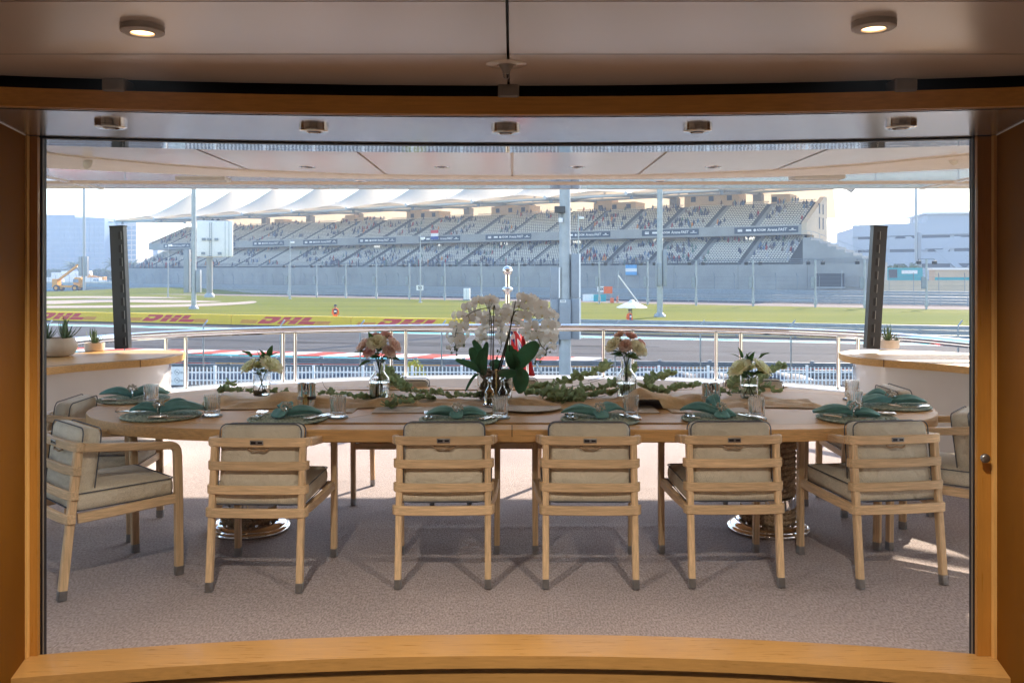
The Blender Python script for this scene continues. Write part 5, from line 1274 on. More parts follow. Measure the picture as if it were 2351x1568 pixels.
SL = lambda sx: [(0, 0, .20, sx * .2, -.2, 1, 1.3), (0, 0, .22, -sx * .4, 0, 1, 1.2), (-.06 * sx, 0, .25, -.7 * sx, -.2, .5, 1.2), (-.07 * sx, 0, .27, -.9 * sx, .1, .2, 1.0), (.045 * sx, 0, .25, .3 * sx, -.1, 1, 1.2), (.05 * sx, 0, .25, .9 * sx, 0, .5, 1.1), (.03 * sx, 0, .24, -.6 * sx, 0, .8, 1.1)] + ring_leaves(8, .04, .135, .5, 1.1, 21)
vase(601, 914, 'short glass vase with two pale roses and twigs, left side', [(-.062, -.02, .178, 'white_rose', 1.6), (.055, -.02, .180, 'white_rose', 1.9), (-.02, .03, .182, 'white_rose', 1.2)], short, 48, [(.001, .006), (.050, .007), (.051, .07), (.001, .07)], SL(1), seed=7)
vase(1720, 920, 'short glass vase with two pale roses and twigs, right side', [(-.055, -.02, .175, 'white_rose', 1.8), (.060, -.02, .180, 'white_rose', 1.7), (0, .03, .178, 'white_rose', 1.3)], short, 48, [(.001, .006), (.050, .007), (.051, .08), (.001, .08)], SL(-1), seed=8)
# ---------------------------------------------------------------- orchids
oc = tp(1137, 921); orc = thing('orchid_arrangement', 'white moth orchids with broad leaves in a pebble-filled glass pot', 'plant', (oc.x, oc.y, TZ + .018))
N = 48; prof = [(.098, 0), (.106, .004), (.110, .05), (.118, .185), (.119, .19)]
MB().lathe(prof + [(r - .004, z + (.005 if z < .01 else 0)) for r, z in reversed(prof)], N).build('pot_glass', T['clear'], orc, 60)
peb = [mk(MB().ball((0, 0, 0), (.024, .019, .016), 9, 6), 'pebble', T['pebble']), mk(MB().ball((0, 0, 0), (.018, .022, .015), 9, 6), 'pebble', T['pebble'])]
random.seed(17)
for i in range(130):
    a = random.uniform(0, 6.283); z = .022 + .152 * i / 130; rmax = .084 + .03 * z; r = rmax * (random.uniform(.72, 1) if random.random() < .8 else random.uniform(0, .7))
    put('pebble', peb[i % 2], orc, (r * math.cos(a), r * math.sin(a), z), (math.cos(a) + random.uniform(-.5, .5), math.sin(a), random.uniform(-1, 1)), 'Z', random.uniform(.75, 1.05))
def opx(px, py, dD=0.0):                                   # pot-local point from the photograph, dD behind the pot centre
    p = at(px, py, oc.y + dD); return p - orc.location
def orchid_flower():
    b = MB()
    for a in (90, 215, 325): # sepals
        d = Matrix.Rotation(R(a - 90), 3, 'Z')
        b.grid(lambda u, v: d @ Vector(((u - .5) * .024 * (math.sin(math.pi * (.08 + .86 * v)) ** .6), .004 + .036 * v, -.003 + .004 * v * v)), 4, 5)
    for sx in (-1, 1): # broad petals
        b.grid(lambda u, v: Vector((sx * (.003 + .040 * v), (u - .5) * .050 * (math.sin(math.pi * (.10 + .80 * v)) ** .55) + .006, .002 + .008 * v * v - .003 * (2 * u - 1) ** 2)), 6, 6)
    return b
fl_me = mk(orchid_flower(), 'flower', T['petal'])
lp = MB(); lp.grid(lambda u, v: ((u - .5) * .016 * (1 - .5 * v), -.003 - .016 * v, .004 + .010 * v * (1 - v) * 3), 4, 4); lp.ball((0, .001, .006), (.0045, .0055, .005), 8, 5); lp.ball((-.007, -.005, .007), (.004, .005, .003), 6, 4); lp.ball((.007, -.005, .007), (.004, .005, .003), 6, 4)
lip_me = mk(lp, 'lip', T['lip'])
bud_me = mk(MB().ball((0, 0, 0), (.007, .007, .010), 8, 6), 'bud', T['succulent'])
def spray(path, flowers, buds=(), r=.0035, s0=1.0, seed=1):
    random.seed(seed); pts = smoothpath([opx(*p) for p in path], 8); b = MB().tube(pts, r, 7, scale=[1 - .55 * i / len(pts) for i in range(len(pts))]); st_ = b.build('stem', T['stem_dark'], orc, 60)
    for (px, py, dD, fx, fy, s) in flowers:
        p = opx(px, py, dD); d = Vector((fx, fy, random.uniform(-.25, .2)))
        near = min(pts, key=lambda q: (q - p).length)
        f = put('flower', fl_me, orc, p, d, 'Z', s * s0 * .96, random.uniform(-.35, .35)); link('lip', lip_me, f).scale = (.7, .7, .7)
        if (near - p).length > .012: MB().tube([near, near.lerp(p, .5) + Vector((0, 0, .006)), p - d.normalized() * .004], .0016, 5).build('pedicel', T['stem'], st_, 60)
    for (px, py, dD) in buds:
        p = opx(px, py, dD); near = min(pts, key=lambda q: (q - p).length); MB().tube([near, p], .0013, 4).build('pedicel', T['stem'], st_, 0); put('bud', bud_me, orc, p, (.2, -.3, 1), 'Z', random.uniform(.8, 1.1))
def Z(x, y): return (1010.4 + x * .1875, 661.4 + y * .1875)    # orchid close-up
# left-arching spray
spray([(*Z(640, 1010), -.02), (*Z(630, 500), -.02), (*Z(610, 280), -.03), (*Z(560, 248), -.04), (*Z(420, 285), -.05), (*Z(290, 370), -.06), (*Z(215, 480), -.07), (*Z(185, 600), -.07), (*Z(195, 760), -.08), (*Z(203, 815), -.08)],
      [(*Z(x, y), dD, fx, fy, s) for x, y, dD, fx, fy, s in ((610, 140, 0, .1, -1, .95), (470, 160, 0, -.1, -1, 1.0), (540, 165, .03, 0, -1, .9), (660, 165, .03, .2, -1, .85), (330, 245, -.02, -.5, -.8, 1.0), (390, 215, .02, -.2, -1, .9), (175, 345, -.03, -1, -.35, 1.0), (270, 340, 0, -.3, -1, .95), (360, 385, -.06, 0, -1, .95), (430, 320, -.03, .1, -1, 1.0), (180, 465, -.05, -.2, -1, .95), (280, 480, -.08, .3, -1, .95), (215, 560, -.05, .1, -1, .95), (95, 590, -.05, -1, -.3, .85), (330, 580, -.05, 1, -.3, .85), (240, 640, -.08, .3, -1, .95), (165, 640, -.04, -.3, -1, .85), (245, 700, -.06, .2, -.9, .8), (110, 735, -.07, -.4, -.9, .55))],
      [(*Z(x, y), -.08) for x, y in ((140, 793), (203, 818), (208, 757), (182, 752), (293, 700), (178, 722))], seed=3)
# middle sprays hanging behind
spray([(*Z(655, 1010), 0), (*Z(655, 500), .02), (*Z(660, 220), .03), (*Z(690, 330), .06), (*Z(745, 440), .08), (*Z(740, 580), .08), (*Z(750, 700), .08), (*Z(725, 790), .08), (*Z(697, 850), .08)],
      [(*Z(x, y), dD, fx, fy, s) for x, y, dD, fx, fy, s in ((650, 240, .05, 0, -1, 1.0), (740, 310, .06, .2, -1, 1.0), (690, 390, .05, -.2, -1, .95), (770, 400, .1, .3, -1, .95), (720, 450, .06, 0, -1, .9), (760, 500, .1, .3, -1, .95), (740, 600, .06, 0, -1, .95), (770, 640, .1, .4, -1, .8), (550, 340, .05, -.2, -1, 1.0), (500, 400, .06, -.3, -1, 1.05), (570, 420, .05, 0, -1, .9), (540, 490, .07, 0, -1, .9), (500, 570, .08, -.1, -1, 1.0), (530, 620, .07, .2, -1, .8), (470, 650, .08, -.3, -1, .7), (830, 250, .05, -.5, -1, .9), (845, 320, .03, -.2, -1, 1.0), (800, 370, .06, .3, -1, .85))],
      [(*Z(x, y), .08) for x, y in ((705, 770), (797, 805), (697, 855))], seed=4)
spray([(*Z(615, 1010), .01), (*Z(612, 600), .02), (*Z(600, 200), .02)], [], (), .0032, seed=5)
spray([(*Z(700, 1040), -.03), (*Z(800, 700), -.03), (*Z(870, 440), -.04), (*Z(925, 155), -.04)], [], (), .006, seed=6)
spray([(*Z(735, 1000), -.02), (*Z(830, 650), -.03), (*Z(890, 340), -.04), (*Z(960, 278), -.05), (*Z(1060, 370), -.05), (*Z(1150, 440), -.06), (*Z(1185, 560), -.06), (*Z(1230, 690), -.07), (*Z(1300, 770), -.07), (*Z(1292, 815), -.07)],
      [(*Z(x, y), dD, fx, fy, s) for x, y, dD, fx, fy, s in ((1005, 115, 0, -.1, -1, .95), (1060, 150, -.02, 0, -1, 1.0), (1110, 130, .03, .1, -1, .95), (960, 215, -.02, -.2, -1, 1.0), (1080, 240, -.04, -.1, -1, 1.0), (1180, 180, .02, .1, -1, 1.0), (1235, 225, -.05, .1, -1, 1.15), (1030, 345, -.06, -.1, -1, 1.15), (1130, 320, -.03, .2, -1, .95), (1250, 330, -.05, .2, -1, 1.15), (1340, 300, 0, .4, -1, .95), (1390, 345, .02, .5, -1, .9), (970, 430, -.02, -.3, -1, .8), (1120, 470, -.07, 0, -1, 1.15), (1050, 540, -.02, -.2, -1, .95), (1320, 460, -.06, .25, -1, 1.2), (1400, 450, -.02, .5, -1, .95), (1190, 600, -.07, .1, -1, 1.15), (1100, 610, -.03, -.2, -1, .9), (1350, 630, -.06, .3, -1, 1.2), (1260, 540, .0, .1, -1, 1.0), (1390, 560, .0, .5, -1, .9), (1220, 700, -.05, .1, -1, .9), (1180, 840, -.05, 0, -.8, .8), (1250, 790, -.06, .3, -.9, .65), (1370, 720, -.02, .3, -1, .7), (930, 330, .03, -.3, -1, .85), (905, 390, .05, -.2, -1, .8))],
      [(*Z(x, y), -.07) for x, y in ((1347, 783), (1293, 817), (1310, 742), (1165, 922), (1228, 900), (1170, 893))], .005, seed=7)
spray([(*Z(850, 960), .0), (*Z(850, 700), 0), (*Z(870, 340), -.02)], [], (), .004, seed=8)
def strap(pts, W_, seed, side=(0, -1, 0)):
    """a broad arching orchid leaf along pts"""
    path = smoothpath([opx(*p) for p in pts], 6); n = len(path); b = MB(); vs = []; sd0 = Vector(side); k = 6
    for i, p in enumerate(path):
        t = (path[min(i + 1, n - 1)] - path[max(i - 1, 0)]).normalized(); s = i / (n - 1); w_ = W_ * (math.sin(math.pi * (.12 + .83 * s) ** 1.15) ** .75 + .05)
        across = t.cross(sd0).normalized(); nr = across.cross(t)
        for j in range(k + 1):
            q = (j / k - .5); vs.append(p + across * (q * w_) + nr * (-.5 * abs(q) * w_ * .55))
    b.add(vs, [(i * (k + 1) + j, i * (k + 1) + j + 1, (i + 1) * (k + 1) + j + 1, (i + 1) * (k + 1) + j) for i in range(n - 1) for j in range(k)])
    o = b.build('leaf', T['orchid_leaf'], orc, 80); return o
strap([(*Z(540, 1050), -.05), (*Z(400, 950), -.09), (*Z(190, 872), -.12)], .042, 1, (.15, -.9, .3))
strap([(*Z(525, 1050), -.03), (*Z(440, 880), -.05), (*Z(375, 730), -.06)], .062, 2)
strap([(*Z(535, 1040), -.01), (*Z(490, 800), -.01), (*Z(405, 640), 0)], .050, 3)
strap([(*Z(520, 1050), -.06), (*Z(480, 900), -.08), (*Z(515, 745), -.09)], .040, 4)
strap([(*Z(545, 1070), -.07), (*Z(535, 880), -.10), (*Z(575, 660), -.11)], .045, 5)
strap([(*Z(920, 1000), -.03), (*Z(1040, 830), -.07), (*Z(1195, 670), -.10)], .098, 6)
strap([(*Z(900, 1000), .0), (*Z(860, 850), .0), (*Z(850, 695), .02)], .066, 7)
strap([(*Z(910, 1000), -.03), (*Z(900, 870), -.04), (*Z(905, 750), -.03)], .074, 8)
strap([(*Z(925, 1000), -.06), (*Z(960, 930), -.08), (*Z(890, 785), -.09)], .030, 9)
strap([(*Z(930, 1005), -.08), (*Z(830, 1020), -.13), (*Z(715, 1060), -.15)], .095, 10, (0, -.6, .8))
strap([(*Z(920, 1000), -.08), (*Z(960, 1120), -.15), (*Z(985, 1290), -.16)], .070, 11)
strap([(*Z(940, 1000), -.05), (*Z(1020, 1080), -.10), (*Z(1005, 1270), -.12)], .066, 12)
strap([(*Z(480, 1050), -.05), (*Z(400, 1100), -.10), (*Z(308, 1265), -.14)], .018, 13)
strap([(*Z(640, 1000), .03), (*Z(700, 920), .05), (*Z(600, 940), .08)], .05, 14)
# ---------------------------------------------------------------- eucalyptus garlands
eu_me = []
for (L_, W_) in ((.046, .040), (.040, .030), (.052, .034)):
    b = MB(); b.grid(lambda u, v: ((u - .5) * W_ * (math.sin(math.pi * (.06 + .88 * v)) ** .6), v * L_, .12 * W_ * (2 * abs(u - .5)) ** 1.5 - .10 * L_ * math.sin(math.pi * v)), 4, 5); eu_me.append(mk(b, 'leaf', T['euca']))
def garland(label, stems, seed, dens=1.0, s0=1.0):
    random.seed(seed); c0 = tp(*stems[0][0][:2]); t = thing('eucalyptus_garland', label, 'garland', (c0.x, c0.y, TZ + .02), 0, 'eucalyptus garlands'); nleaf = 0
    for st_ in stems:
        pts = smoothpath([tp(x, y) + Vector((0, 0, .014 + h * .62)) - t.location for x, y, h in st_], 8); MB().tube(pts, .0022, 5, scale=[1 - .5 * i / len(pts) for i in range(len(pts))]).build('stem', T['stem_dark'], t, 60)
        Ln = sum((b - a).length for a, b in zip(pts[:-1], pts[1:])); k = int(Ln / .017 * dens)
        for i in range(k):
            f = i / max(1, k - 1) * (len(pts) - 1.001); a = pts[int(f)].lerp(pts[int(f) + 1], f - int(f)); tg = (pts[min(int(f) + 1, len(pts) - 1)] - pts[int(f)]).normalized()
            for sgn in (-1, 1):
                if random.random() < .16 or nleaf >= 290: continue
                sd = tg.cross(Vector((random.uniform(-.5, .5), random.uniform(-.5, .5), 1))).normalized() * sgn
                d = sd + tg * random.uniform(.1, .7) + Vector((0, random.uniform(-.5, .2), random.uniform(-.1, 1.0)))
                if a.z + d.normalized().z * .04 < 0: d.z = abs(d.z) * .3 + .05
                put('leaf', random.choice(eu_me), t, a, d, 'Y', s0 * random.uniform(.7, 1.25), random.uniform(-1.5, 1.5)); nleaf += 1
    return t
garland('eucalyptus sprig at the left end of the runner by the short vase', [[(500, 909, .02), (540, 908, .03), (600, 914, .03)], [(505, 905, .03), (520, 903, .04), (530, 900, .07)], [(620, 910, .02), (650, 912, .03)]], 1)
garland('eucalyptus garland from the left rose vase to the orchids', [[(1110, 922, .02), (1010, 918, .03), (920, 908, .06), (870, 892, .12)], [(1000, 925, .03), (930, 928, .03), (850, 926, .04), (800, 920, .03), (740, 916, .04)], [(930, 915, .06), (900, 895, .12), (890, 880, .14)], [(950, 935, .02), (900, 938, .02), (895, 942, .02)], [(760, 915, .03), (745, 905, .06), (738, 893, .09)], [(960, 922, .03), (940, 905, .08), (925, 890, .12)]], 2, 1.0, .95)
garland('dense heap of eucalyptus between the orchids and the right rose vase', [[(1205, 915, .02), (1270, 918, .05), (1340, 915, .07), (1420, 905, .09)], [(1215, 905, .03), (1290, 900, .08), (1370, 885, .14), (1395, 876, .17)], [(1240, 922, .04), (1300, 926, .05), (1370, 922, .05), (1430, 912, .06)], [(1260, 925, .03), (1290, 932, .03), (1330, 932, .03), (1390, 925, .05)], [(1350, 900, .1), (1400, 890, .13), (1425, 880, .17)], [(1300, 912, .08), (1350, 908, .11), (1390, 900, .13)]], 3, 1.05, 1.1)
garland('small eucalyptus sprig leaning on the burlap right of the right rose vase', [[(1440, 890, .10), (1445, 885, .13), (1450, 878, .15)], [(1475, 905, .05), (1500, 895, .09), (1535, 885, .11)], [(1490, 910, .04), (1520, 912, .04), (1560, 905, .05), (1600, 902, .05)]], 4, 1.0, 1.1)
garland('eucalyptus sprig around the foot of the right short vase', [[(1650, 912, .03), (1700, 914, .03), (1740, 916, .03)], [(1710, 910, .05), (1740, 895, .09), (1770, 882, .13), (1795, 876, .15)], [(1740, 905, .05), (1765, 905, .05), (1785, 912, .03)], [(1680, 905, .04), (1690, 895, .08), (1685, 888, .1)]], 5, 1.0, 1.0)
# ---------------------------------------------------------------- succulents on the counters
def agave_leaf(L_, W_, curl):
    b = MB(); vs = []; n = 7
    for i in range(n + 1):
        s = i / n; w_ = W_ * (1 - s) ** .75 * (.75 + .6 * s) + .0006; y = L_ * (s - .22 * curl * s * s); z = L_ * curl * .65 * s * s + .10 * L_ * s
        for j in range(5):
            q = (j / 4 - .5) * 2; vs.append((q * w_ * .5, y, z + .22 * w_ * q * q))
        vs.append((0, y, z - .16 * w_))
    k = 6
    b.add(vs, [(i * k + j, i * k + j + 1, (i + 1) * k + j + 1, (i + 1) * k + j) for i in range(n) for j in range(4)] + [(i * k + 4, i * k + 5, (i + 1) * k + 5, (i + 1) * k + 4) for i in range(n)] + [(i * k + 5, i * k, (i + 1) * k, (i + 1) * k + 5) for i in range(n)]); return b
ag = [mk(agave_leaf(.12, .018, .55), 'leaf', T['succulent']), mk(agave_leaf(.13, .016, .9), 'leaf', T['succulent']), mk(agave_leaf(.11, .02, .25), 'leaf', T['succulent'])]
def potplant(px, py, label, R_, H_, kind, rosettes, seed):
    random.seed(seed); c = on(px, py, .888); t = thing('potted_succulent', label, 'plant', (c.x, c.y, .888), 0, 'succulents in pale pots')
    if kind == 'bowl': prof = [(R_ * .55, 0), (R_ * .8, H_ * .08), (R_, H_ * .42), (R_ * .98, H_ * .7), (R_ * .84, H_), (R_ * .78, H_ * .98), (R_ * .8, H_ * .82)]
    else: prof = [(R_ * .86, 0), (R_ * .93, H_ * .05), (R_ * .97, H_ * .2), (R_, H_), (R_ * .93, H_), (R_ * .92, H_ * .8)]
    MB().lathe(prof, 44).build('pot', T['pot'], t, 50); MB().lathe([(R_ * .9 if kind != 'bowl' else R_ * .8, H_ * .84), (R_ * .5, H_ * .92), (.001, H_ * .94)], 28, cap=False).build('gravel', T['soil'], t, 60)
    for (x, y, s, n) in rosettes:
        for i in range(n):
            a = i * 2.4; el = .25 + 1.1 * (i / n); put('leaf', ag[i % 3], t, (x + .006 * math.cos(a), y + .006 * math.sin(a), H_ * .9), (math.cos(a) * math.cos(el), math.sin(a) * math.cos(el), math.sin(el)), 'Y', s * random.uniform(.75, 1.15), 0)
    return t
potplant(130, 818, 'large pale bowl of spiky succulents cut off by the left door jamb', .155, .15, 'bowl', [(-.07, -.03, 1.25, 22), (.07, .0, 1.35, 24)], 1)
potplant(217, 806, 'small pale pot with a spiky succulent on the left counter', .083, .072, 'pot', [(0, 0, 1.05, 24)], 2)
potplant(2043, 800, 'small pale pot with a spiky succulent on the right counter', .083, .075, 'pot', [(-.02, 0, 1.1, 22), (.05, -.02, .45, 12)], 3)
# ================================================================ the rest of the circuit
def G(px, D): p = at(px, 0, D); return Vector((p.x, p.y, GZ))
# big screen seen from behind on its mast
p = G(481, 172); t = thing('video_screen', 'back of a big white video screen on a thick mast before the stand', 'screen', p, R(14))
MB().tube([(0, 0, 0), (0, 0, 8.0)], .58, 18).build('mast', T['concrete'], t, 60); MB().lathe([(.95, 0), (.95, .5), (.7, .8)], 20).build('mast_foot', T['galv'], t)
MB().rbox((1.0, .2, 11.3), (6.6, 1.3, 6.9), .15).build('screen_case', T['white'], t, 30)
for x in (2.9, 3.6): MB().b2((x - .05, -.49, 7.9), (x + .05, -.43, 14.7)).build('case_rib', T['galv'], t, 0)
lad = MB()
for x in (.05, .45): lad.tube([(x, -.62, 7.8), (x, -.62, 14.4)], .04, 5)
for i in range(16): lad.tube([(.05, -.62, 8 + i * .42), (.45, -.62, 8 + i * .42)], .025, 4)
lad.build('ladder', T['galv_dark'], t, 0)
MB().b2((-1.6, -1.1, 7.7), (2.4, -.5, 7.85)).build('platform', T['concrete_warm'], t, 0)
for x, z in ((-1.0, 10.9), (.0, 10.9), (1.3, 10.9), (-1.1, 8.2), (1.9, 8.2)): MB().b2((x - .35, -.75, z), (x + .35, -.46, z + .5)).build('vent_unit', T['galv_dark'], t, 0)
for x in (.0, 1.0): MB().lathe([(.28, 0), (.34, .25), (.1, .4)], 12, (x + .6, 0, 14.8)).build('roof_lamp', T['dark'], t)
# marshals
def person(name, label, p, rz, pose, cat='person', hat='brim'):
    t = thing(name, label, cat, p, rz)
    me = bpy.data.meshes.new('body')
    J = [(0, 0, .95), (0, 0, 1.18), (0, .01, 1.42), (0, .0, 1.54), (0, -.01, 1.66), (0, -.01, 1.76), (-.20, 0, 1.43), (-.27, -.02, 1.16), (-.24, -.14, .95), (.20, 0, 1.43), (.27, -.02, 1.16), (.24, -.14, .95), (-.10, 0, .90), (-.11, -.02, .48), (-.12, .02, .07), (-.12, -.13, .04), (.10, 0, .90), (.11, -.02, .48), (.12, .02, .07), (.12, -.13, .04)]
    if pose == 'lean': J = [(x, y - .10 * max(0, z - 1.0), z) for x, y, z in J]
    E = [(0, 1), (1, 2), (2, 3), (3, 4), (4, 5), (2, 6), (6, 7), (7, 8), (2, 9), (9, 10), (10, 11), (0, 12), (12, 13), (13, 14), (14, 15), (0, 16), (16, 17), (17, 18), (18, 19)]
    me.from_pydata(J, E, []); me.materials.append(SUIT)
    o = link('body', me, t); sk = o.modifiers.new('skin', 'SKIN'); sb = o.modifiers.new('smooth', 'SUBSURF'); sb.levels = 1; sb.render_levels = 1; sk.use_smooth_shade = True
    rad = [.15, .155, .15, .06, .095, .075, .075, .055, .045, .075, .055, .045, .11, .085, .06, .05, .11, .085, .06, .05]
    lay = me.skin_vertices[0].data
    for i, r in enumerate(rad): lay[i].radius = (r * 1.12, r)
    lay[0].use_root = True
    MB().sweep([(0, 0, 1.02), (0, 0, 1.2), (0, .0, 1.40), (0, .0, 1.46)], [(.185 * math.cos(a * .524), .165 * math.sin(a * .524)) for a in range(12)], scale=[1, 1.02, 1.05, .7], up=(0, 1, 0)).build('vest', T['navy'], t, 60)
    MB().b2((-.10, -.185, 1.2), (.10, -.178, 1.32)).build('vest_label', T['white'], t, 0); MB().b2((-.10, .178, 1.2), (.10, .185, 1.32)).build('vest_label', T['white'], t, 0)
    hd = J[5]
    if hat == 'brim': MB().lathe([(.20, 1.715), (.205, 1.725), (.115, 1.735), (.115, 1.80), (.09, 1.84), (.001, 1.85)], 16).build('hat', T['navy'], t, 50)
    else: MB().lathe([(.112, 1.70), (.118, 1.76), (.09, 1.83), (.001, 1.855)], 14, (0, hd[1] + .01, 0)).build('cap', T['black'], t, 60)
    return t
SUIT = bpy.data.materials.new('orange_overalls'); SUIT.use_nodes = True
n = SUIT.node_tree; tc = n.nodes.new('ShaderNodeTexCoord'); sx = n.nodes.new('ShaderNodeSeparateXYZ'); cr = n.nodes.new('ShaderNodeValToRGB'); cr.color_ramp.interpolation = 'CONSTANT'
cr.color_ramp.elements[0].color = (.03, .03, .03, 1); e = cr.color_ramp.elements.new(.05); e.color = (.75, .13, .02, 1); cr.color_ramp.elements[-1].position = .76; cr.color_ramp.elements[-1].color = (.36, .20, .13, 1)
dv_ = n.nodes.new('ShaderNodeMath'); dv_.operation = 'DIVIDE'; dv_.inputs[1].default_value = 2.0
n.links.new(tc.outputs['Object'], sx.inputs[0]); n.links.new(sx.outputs[2], dv_.inputs[0]); n.links.new(dv_.outputs[0], cr.inputs[0]); n.links.new(cr.outputs[0], n.nodes['Principled BSDF'].inputs['Base Color']); n.nodes['Principled BSDF'].inputs['Roughness'].default_value = .8
person('person', 'marshal in orange overalls and wide hat behind the yellow boards', Vector((at(770, 0, 77.2).x, 77.2, GZ)), R(190), 'stand')
um = Vector((at(1444, 0, 67.5).x, 67.5, GZ))
person('person', 'marshal in orange overalls and dark cap under the white parasol', um, R(40), 'lean', hat='cap')
pr = thing('parasol', 'white parasol on a thin pole standing on the lawn', 'parasol', (at(1450, 0, 68.6).x, 68.6, GZ))
MB().tube([(0.05, 0, 0), (0, 0, 2.35)], .028, 8).build('pole', T['black'], pr, 60)
for k in range(8):
    a0, a1 = k * math.pi / 4 + .2, (k + 1) * math.pi / 4 + .2
    MB().grid(lambda u, v: (v * 1.25 * math.cos(a0 + (a1 - a0) * u) * (1 - .05 * math.sin(math.pi * u) * v), v * 1.25 * math.sin(a0 + (a1 - a0) * u) * (1 - .05 * math.sin(math.pi * u) * v), 2.42 - .50 * v ** 1.2 - .03 * math.sin(math.pi * u) * v), 4, 5).build('canopy_panel', T['white'], pr, 60)
MB().lathe([(.22, 2.38), (.17, 2.45), (.02, 2.50)], 12).build('vent_cap', T['white'], pr, 60)
# plastic barrier blocks, orange signs, cabinet
def blockbar(px, py, w_, m, label):
    p = gr(px, py); o = MB().prism([(-.45, 0), (.45, 0), (.45, .18), (.22, .45), (.20, 1.15), (-.20, 1.15), (-.22, .45), (-.45, .18)], -w_ / 2, w_ / 2).build('plastic_barrier', m, None, 0)
    o.matrix_world = Matrix.Translation(p) @ Matrix.Rotation(SROT + R(25), 4, 'Z') @ basis((0, 0, 0), (0, 1, 0), (0, 0, 1), (1, 0, 0)); tag(o, label, 'barrier', 'plastic barrier blocks'); return o
blockbar(1352, 692, 2.0, T['white'], 'white plastic barrier block at the lawn edge'); blockbar(1377, 692.5, 2.0, T['teal_plastic'], 'teal plastic barrier block at the lawn edge')
for px, y0, y1, w_, l in ((1390, 658, 674, 20, 'large orange sign panel above the barrier blocks'), (1405, 684, 696, 8, 'left upright orange marker post by the barriers'), (1418, 680, 694, 5, 'right upright orange marker post by the barriers')):
    D = 138; a = at(px - w_ / 2 + (6 if w_ == 20 else 0), y1, D); b_ = at(px + w_ / 2 + (6 if w_ == 20 else 0), y0, D); t = thing('orange_sign', l, 'sign', ((a.x + b_.x) / 2, D, GZ), 0, 'orange signs by the lawn')
    MB().rbox((0, 0, (a.z + b_.z) / 2 - GZ), (b_.x - a.x, .12, b_.z - a.z), .03).build('panel', T['orange'], t, 30); MB().tube([((b_.x - a.x) * .4, .1, 0), ((b_.x - a.x) * .4, .1, b_.z - GZ)], .06, 6).build('stake', T['galv'], t)
bp_ = thing('boom_gate', 'raised pale boom pole leaning right beside the orange sign', 'barrier', (at(1419, 0, 136).x, 136, GZ))
MB().tube([(0, 0, 0), (0, 0, 4.6), (.15, 0, 5.0)], .07, 8).build('post', T['galv'], bp_); MB().tube([(0, -.1, 4.3), (3.1, -.1, .1)], .09, 8).build('boom', T['white'], bp_)
for px, txt, l in ((1352 + 26 + 2, '100', 'white distance board with black numerals by the orange sign'), (944 + 28 - 8, '50', 'white distance board with black numerals by the thin camera pole')):
    D = 150 if txt == '100' else 158; a = at(px, 664 if txt == '100' else 661, D); t = thing('distance_board', l, 'sign', (a.x, D, GZ), 0, 'white distance boards')
    MB().b2((-.62, -.05, a.z - GZ - .45), (.62, .05, a.z - GZ + .45)).build('panel', T['white'], t, 0); text(txt, 'numerals', T['black'], t, basis((0, -.06, a.z - GZ), (1, 0, 0), (0, 0, 1), (0, -1, 0)), .7, .004, bold=.02); MB().tube([(0, .06, 0), (0, .06, a.z - GZ)], .05, 6).build('stake', T['galv'], t)
p = gr(1072, 690.5); t = thing('electrical_cabinet', 'pale green-grey electrical cabinet on the lawn left of the orchids', 'cabinet', p, R(-10))
MB().rbox((0, 0, 1.15), (1.05, .7, 1.9), .04).build('case', T['white'], t, 30); MB().b2((-.6, -.45, 0), (.6, .45, .25)).build('plinth', T['concrete'], t, 0); MB().b2((-.01, -.358, .3), (.01, -.352, 2.0)).build('door_gap', T['dark'], t, 0)
# far advertising boards by the blue run-off
fb_ = thing('advertising_board', 'far row of small yellow boards with red letters beyond the blue run-off', 'advertising board', (0, 0, 0), 0, 'yellow advertising boards along the track')
a0 = gr(300, 653.5); a1 = gr(440, 660.5); d = (a1 - a0); Ln = d.length; dn = d.normalized()
for i in range(5):
    c = a0 + d * ((i + .5) / 5); o = MB().b2((-Ln / 10 + .15, -.3, .1), (Ln / 10 - .15, .3, 2.0)).build('panel', T['yellow_board'], fb_, 0); o.location = c; o.rotation_euler = (0, 0, math.atan2(dn.y, dn.x))
    q = MB()
    for ch_, off in (('D', -3.6), ('H', -1.2), ('L', 1.2)):
        for poly in LET[ch_]: q.add([(off + a * 1.1 + .9 * c_, -.33, .5 + 1.1 * c_) for a, c_ in poly], [tuple(range(len(poly)))])
    q.build('letters', T['logo_red'], o, 0)
rb = MB().b2((-260, 336, GZ), (-120, 338, GZ + 1.6)).build('tyre_wall', T['concrete_warm'], None, 0); tag(rb, 'low brown and green tyre wall behind the blue run-off at far left', 'tyre wall')
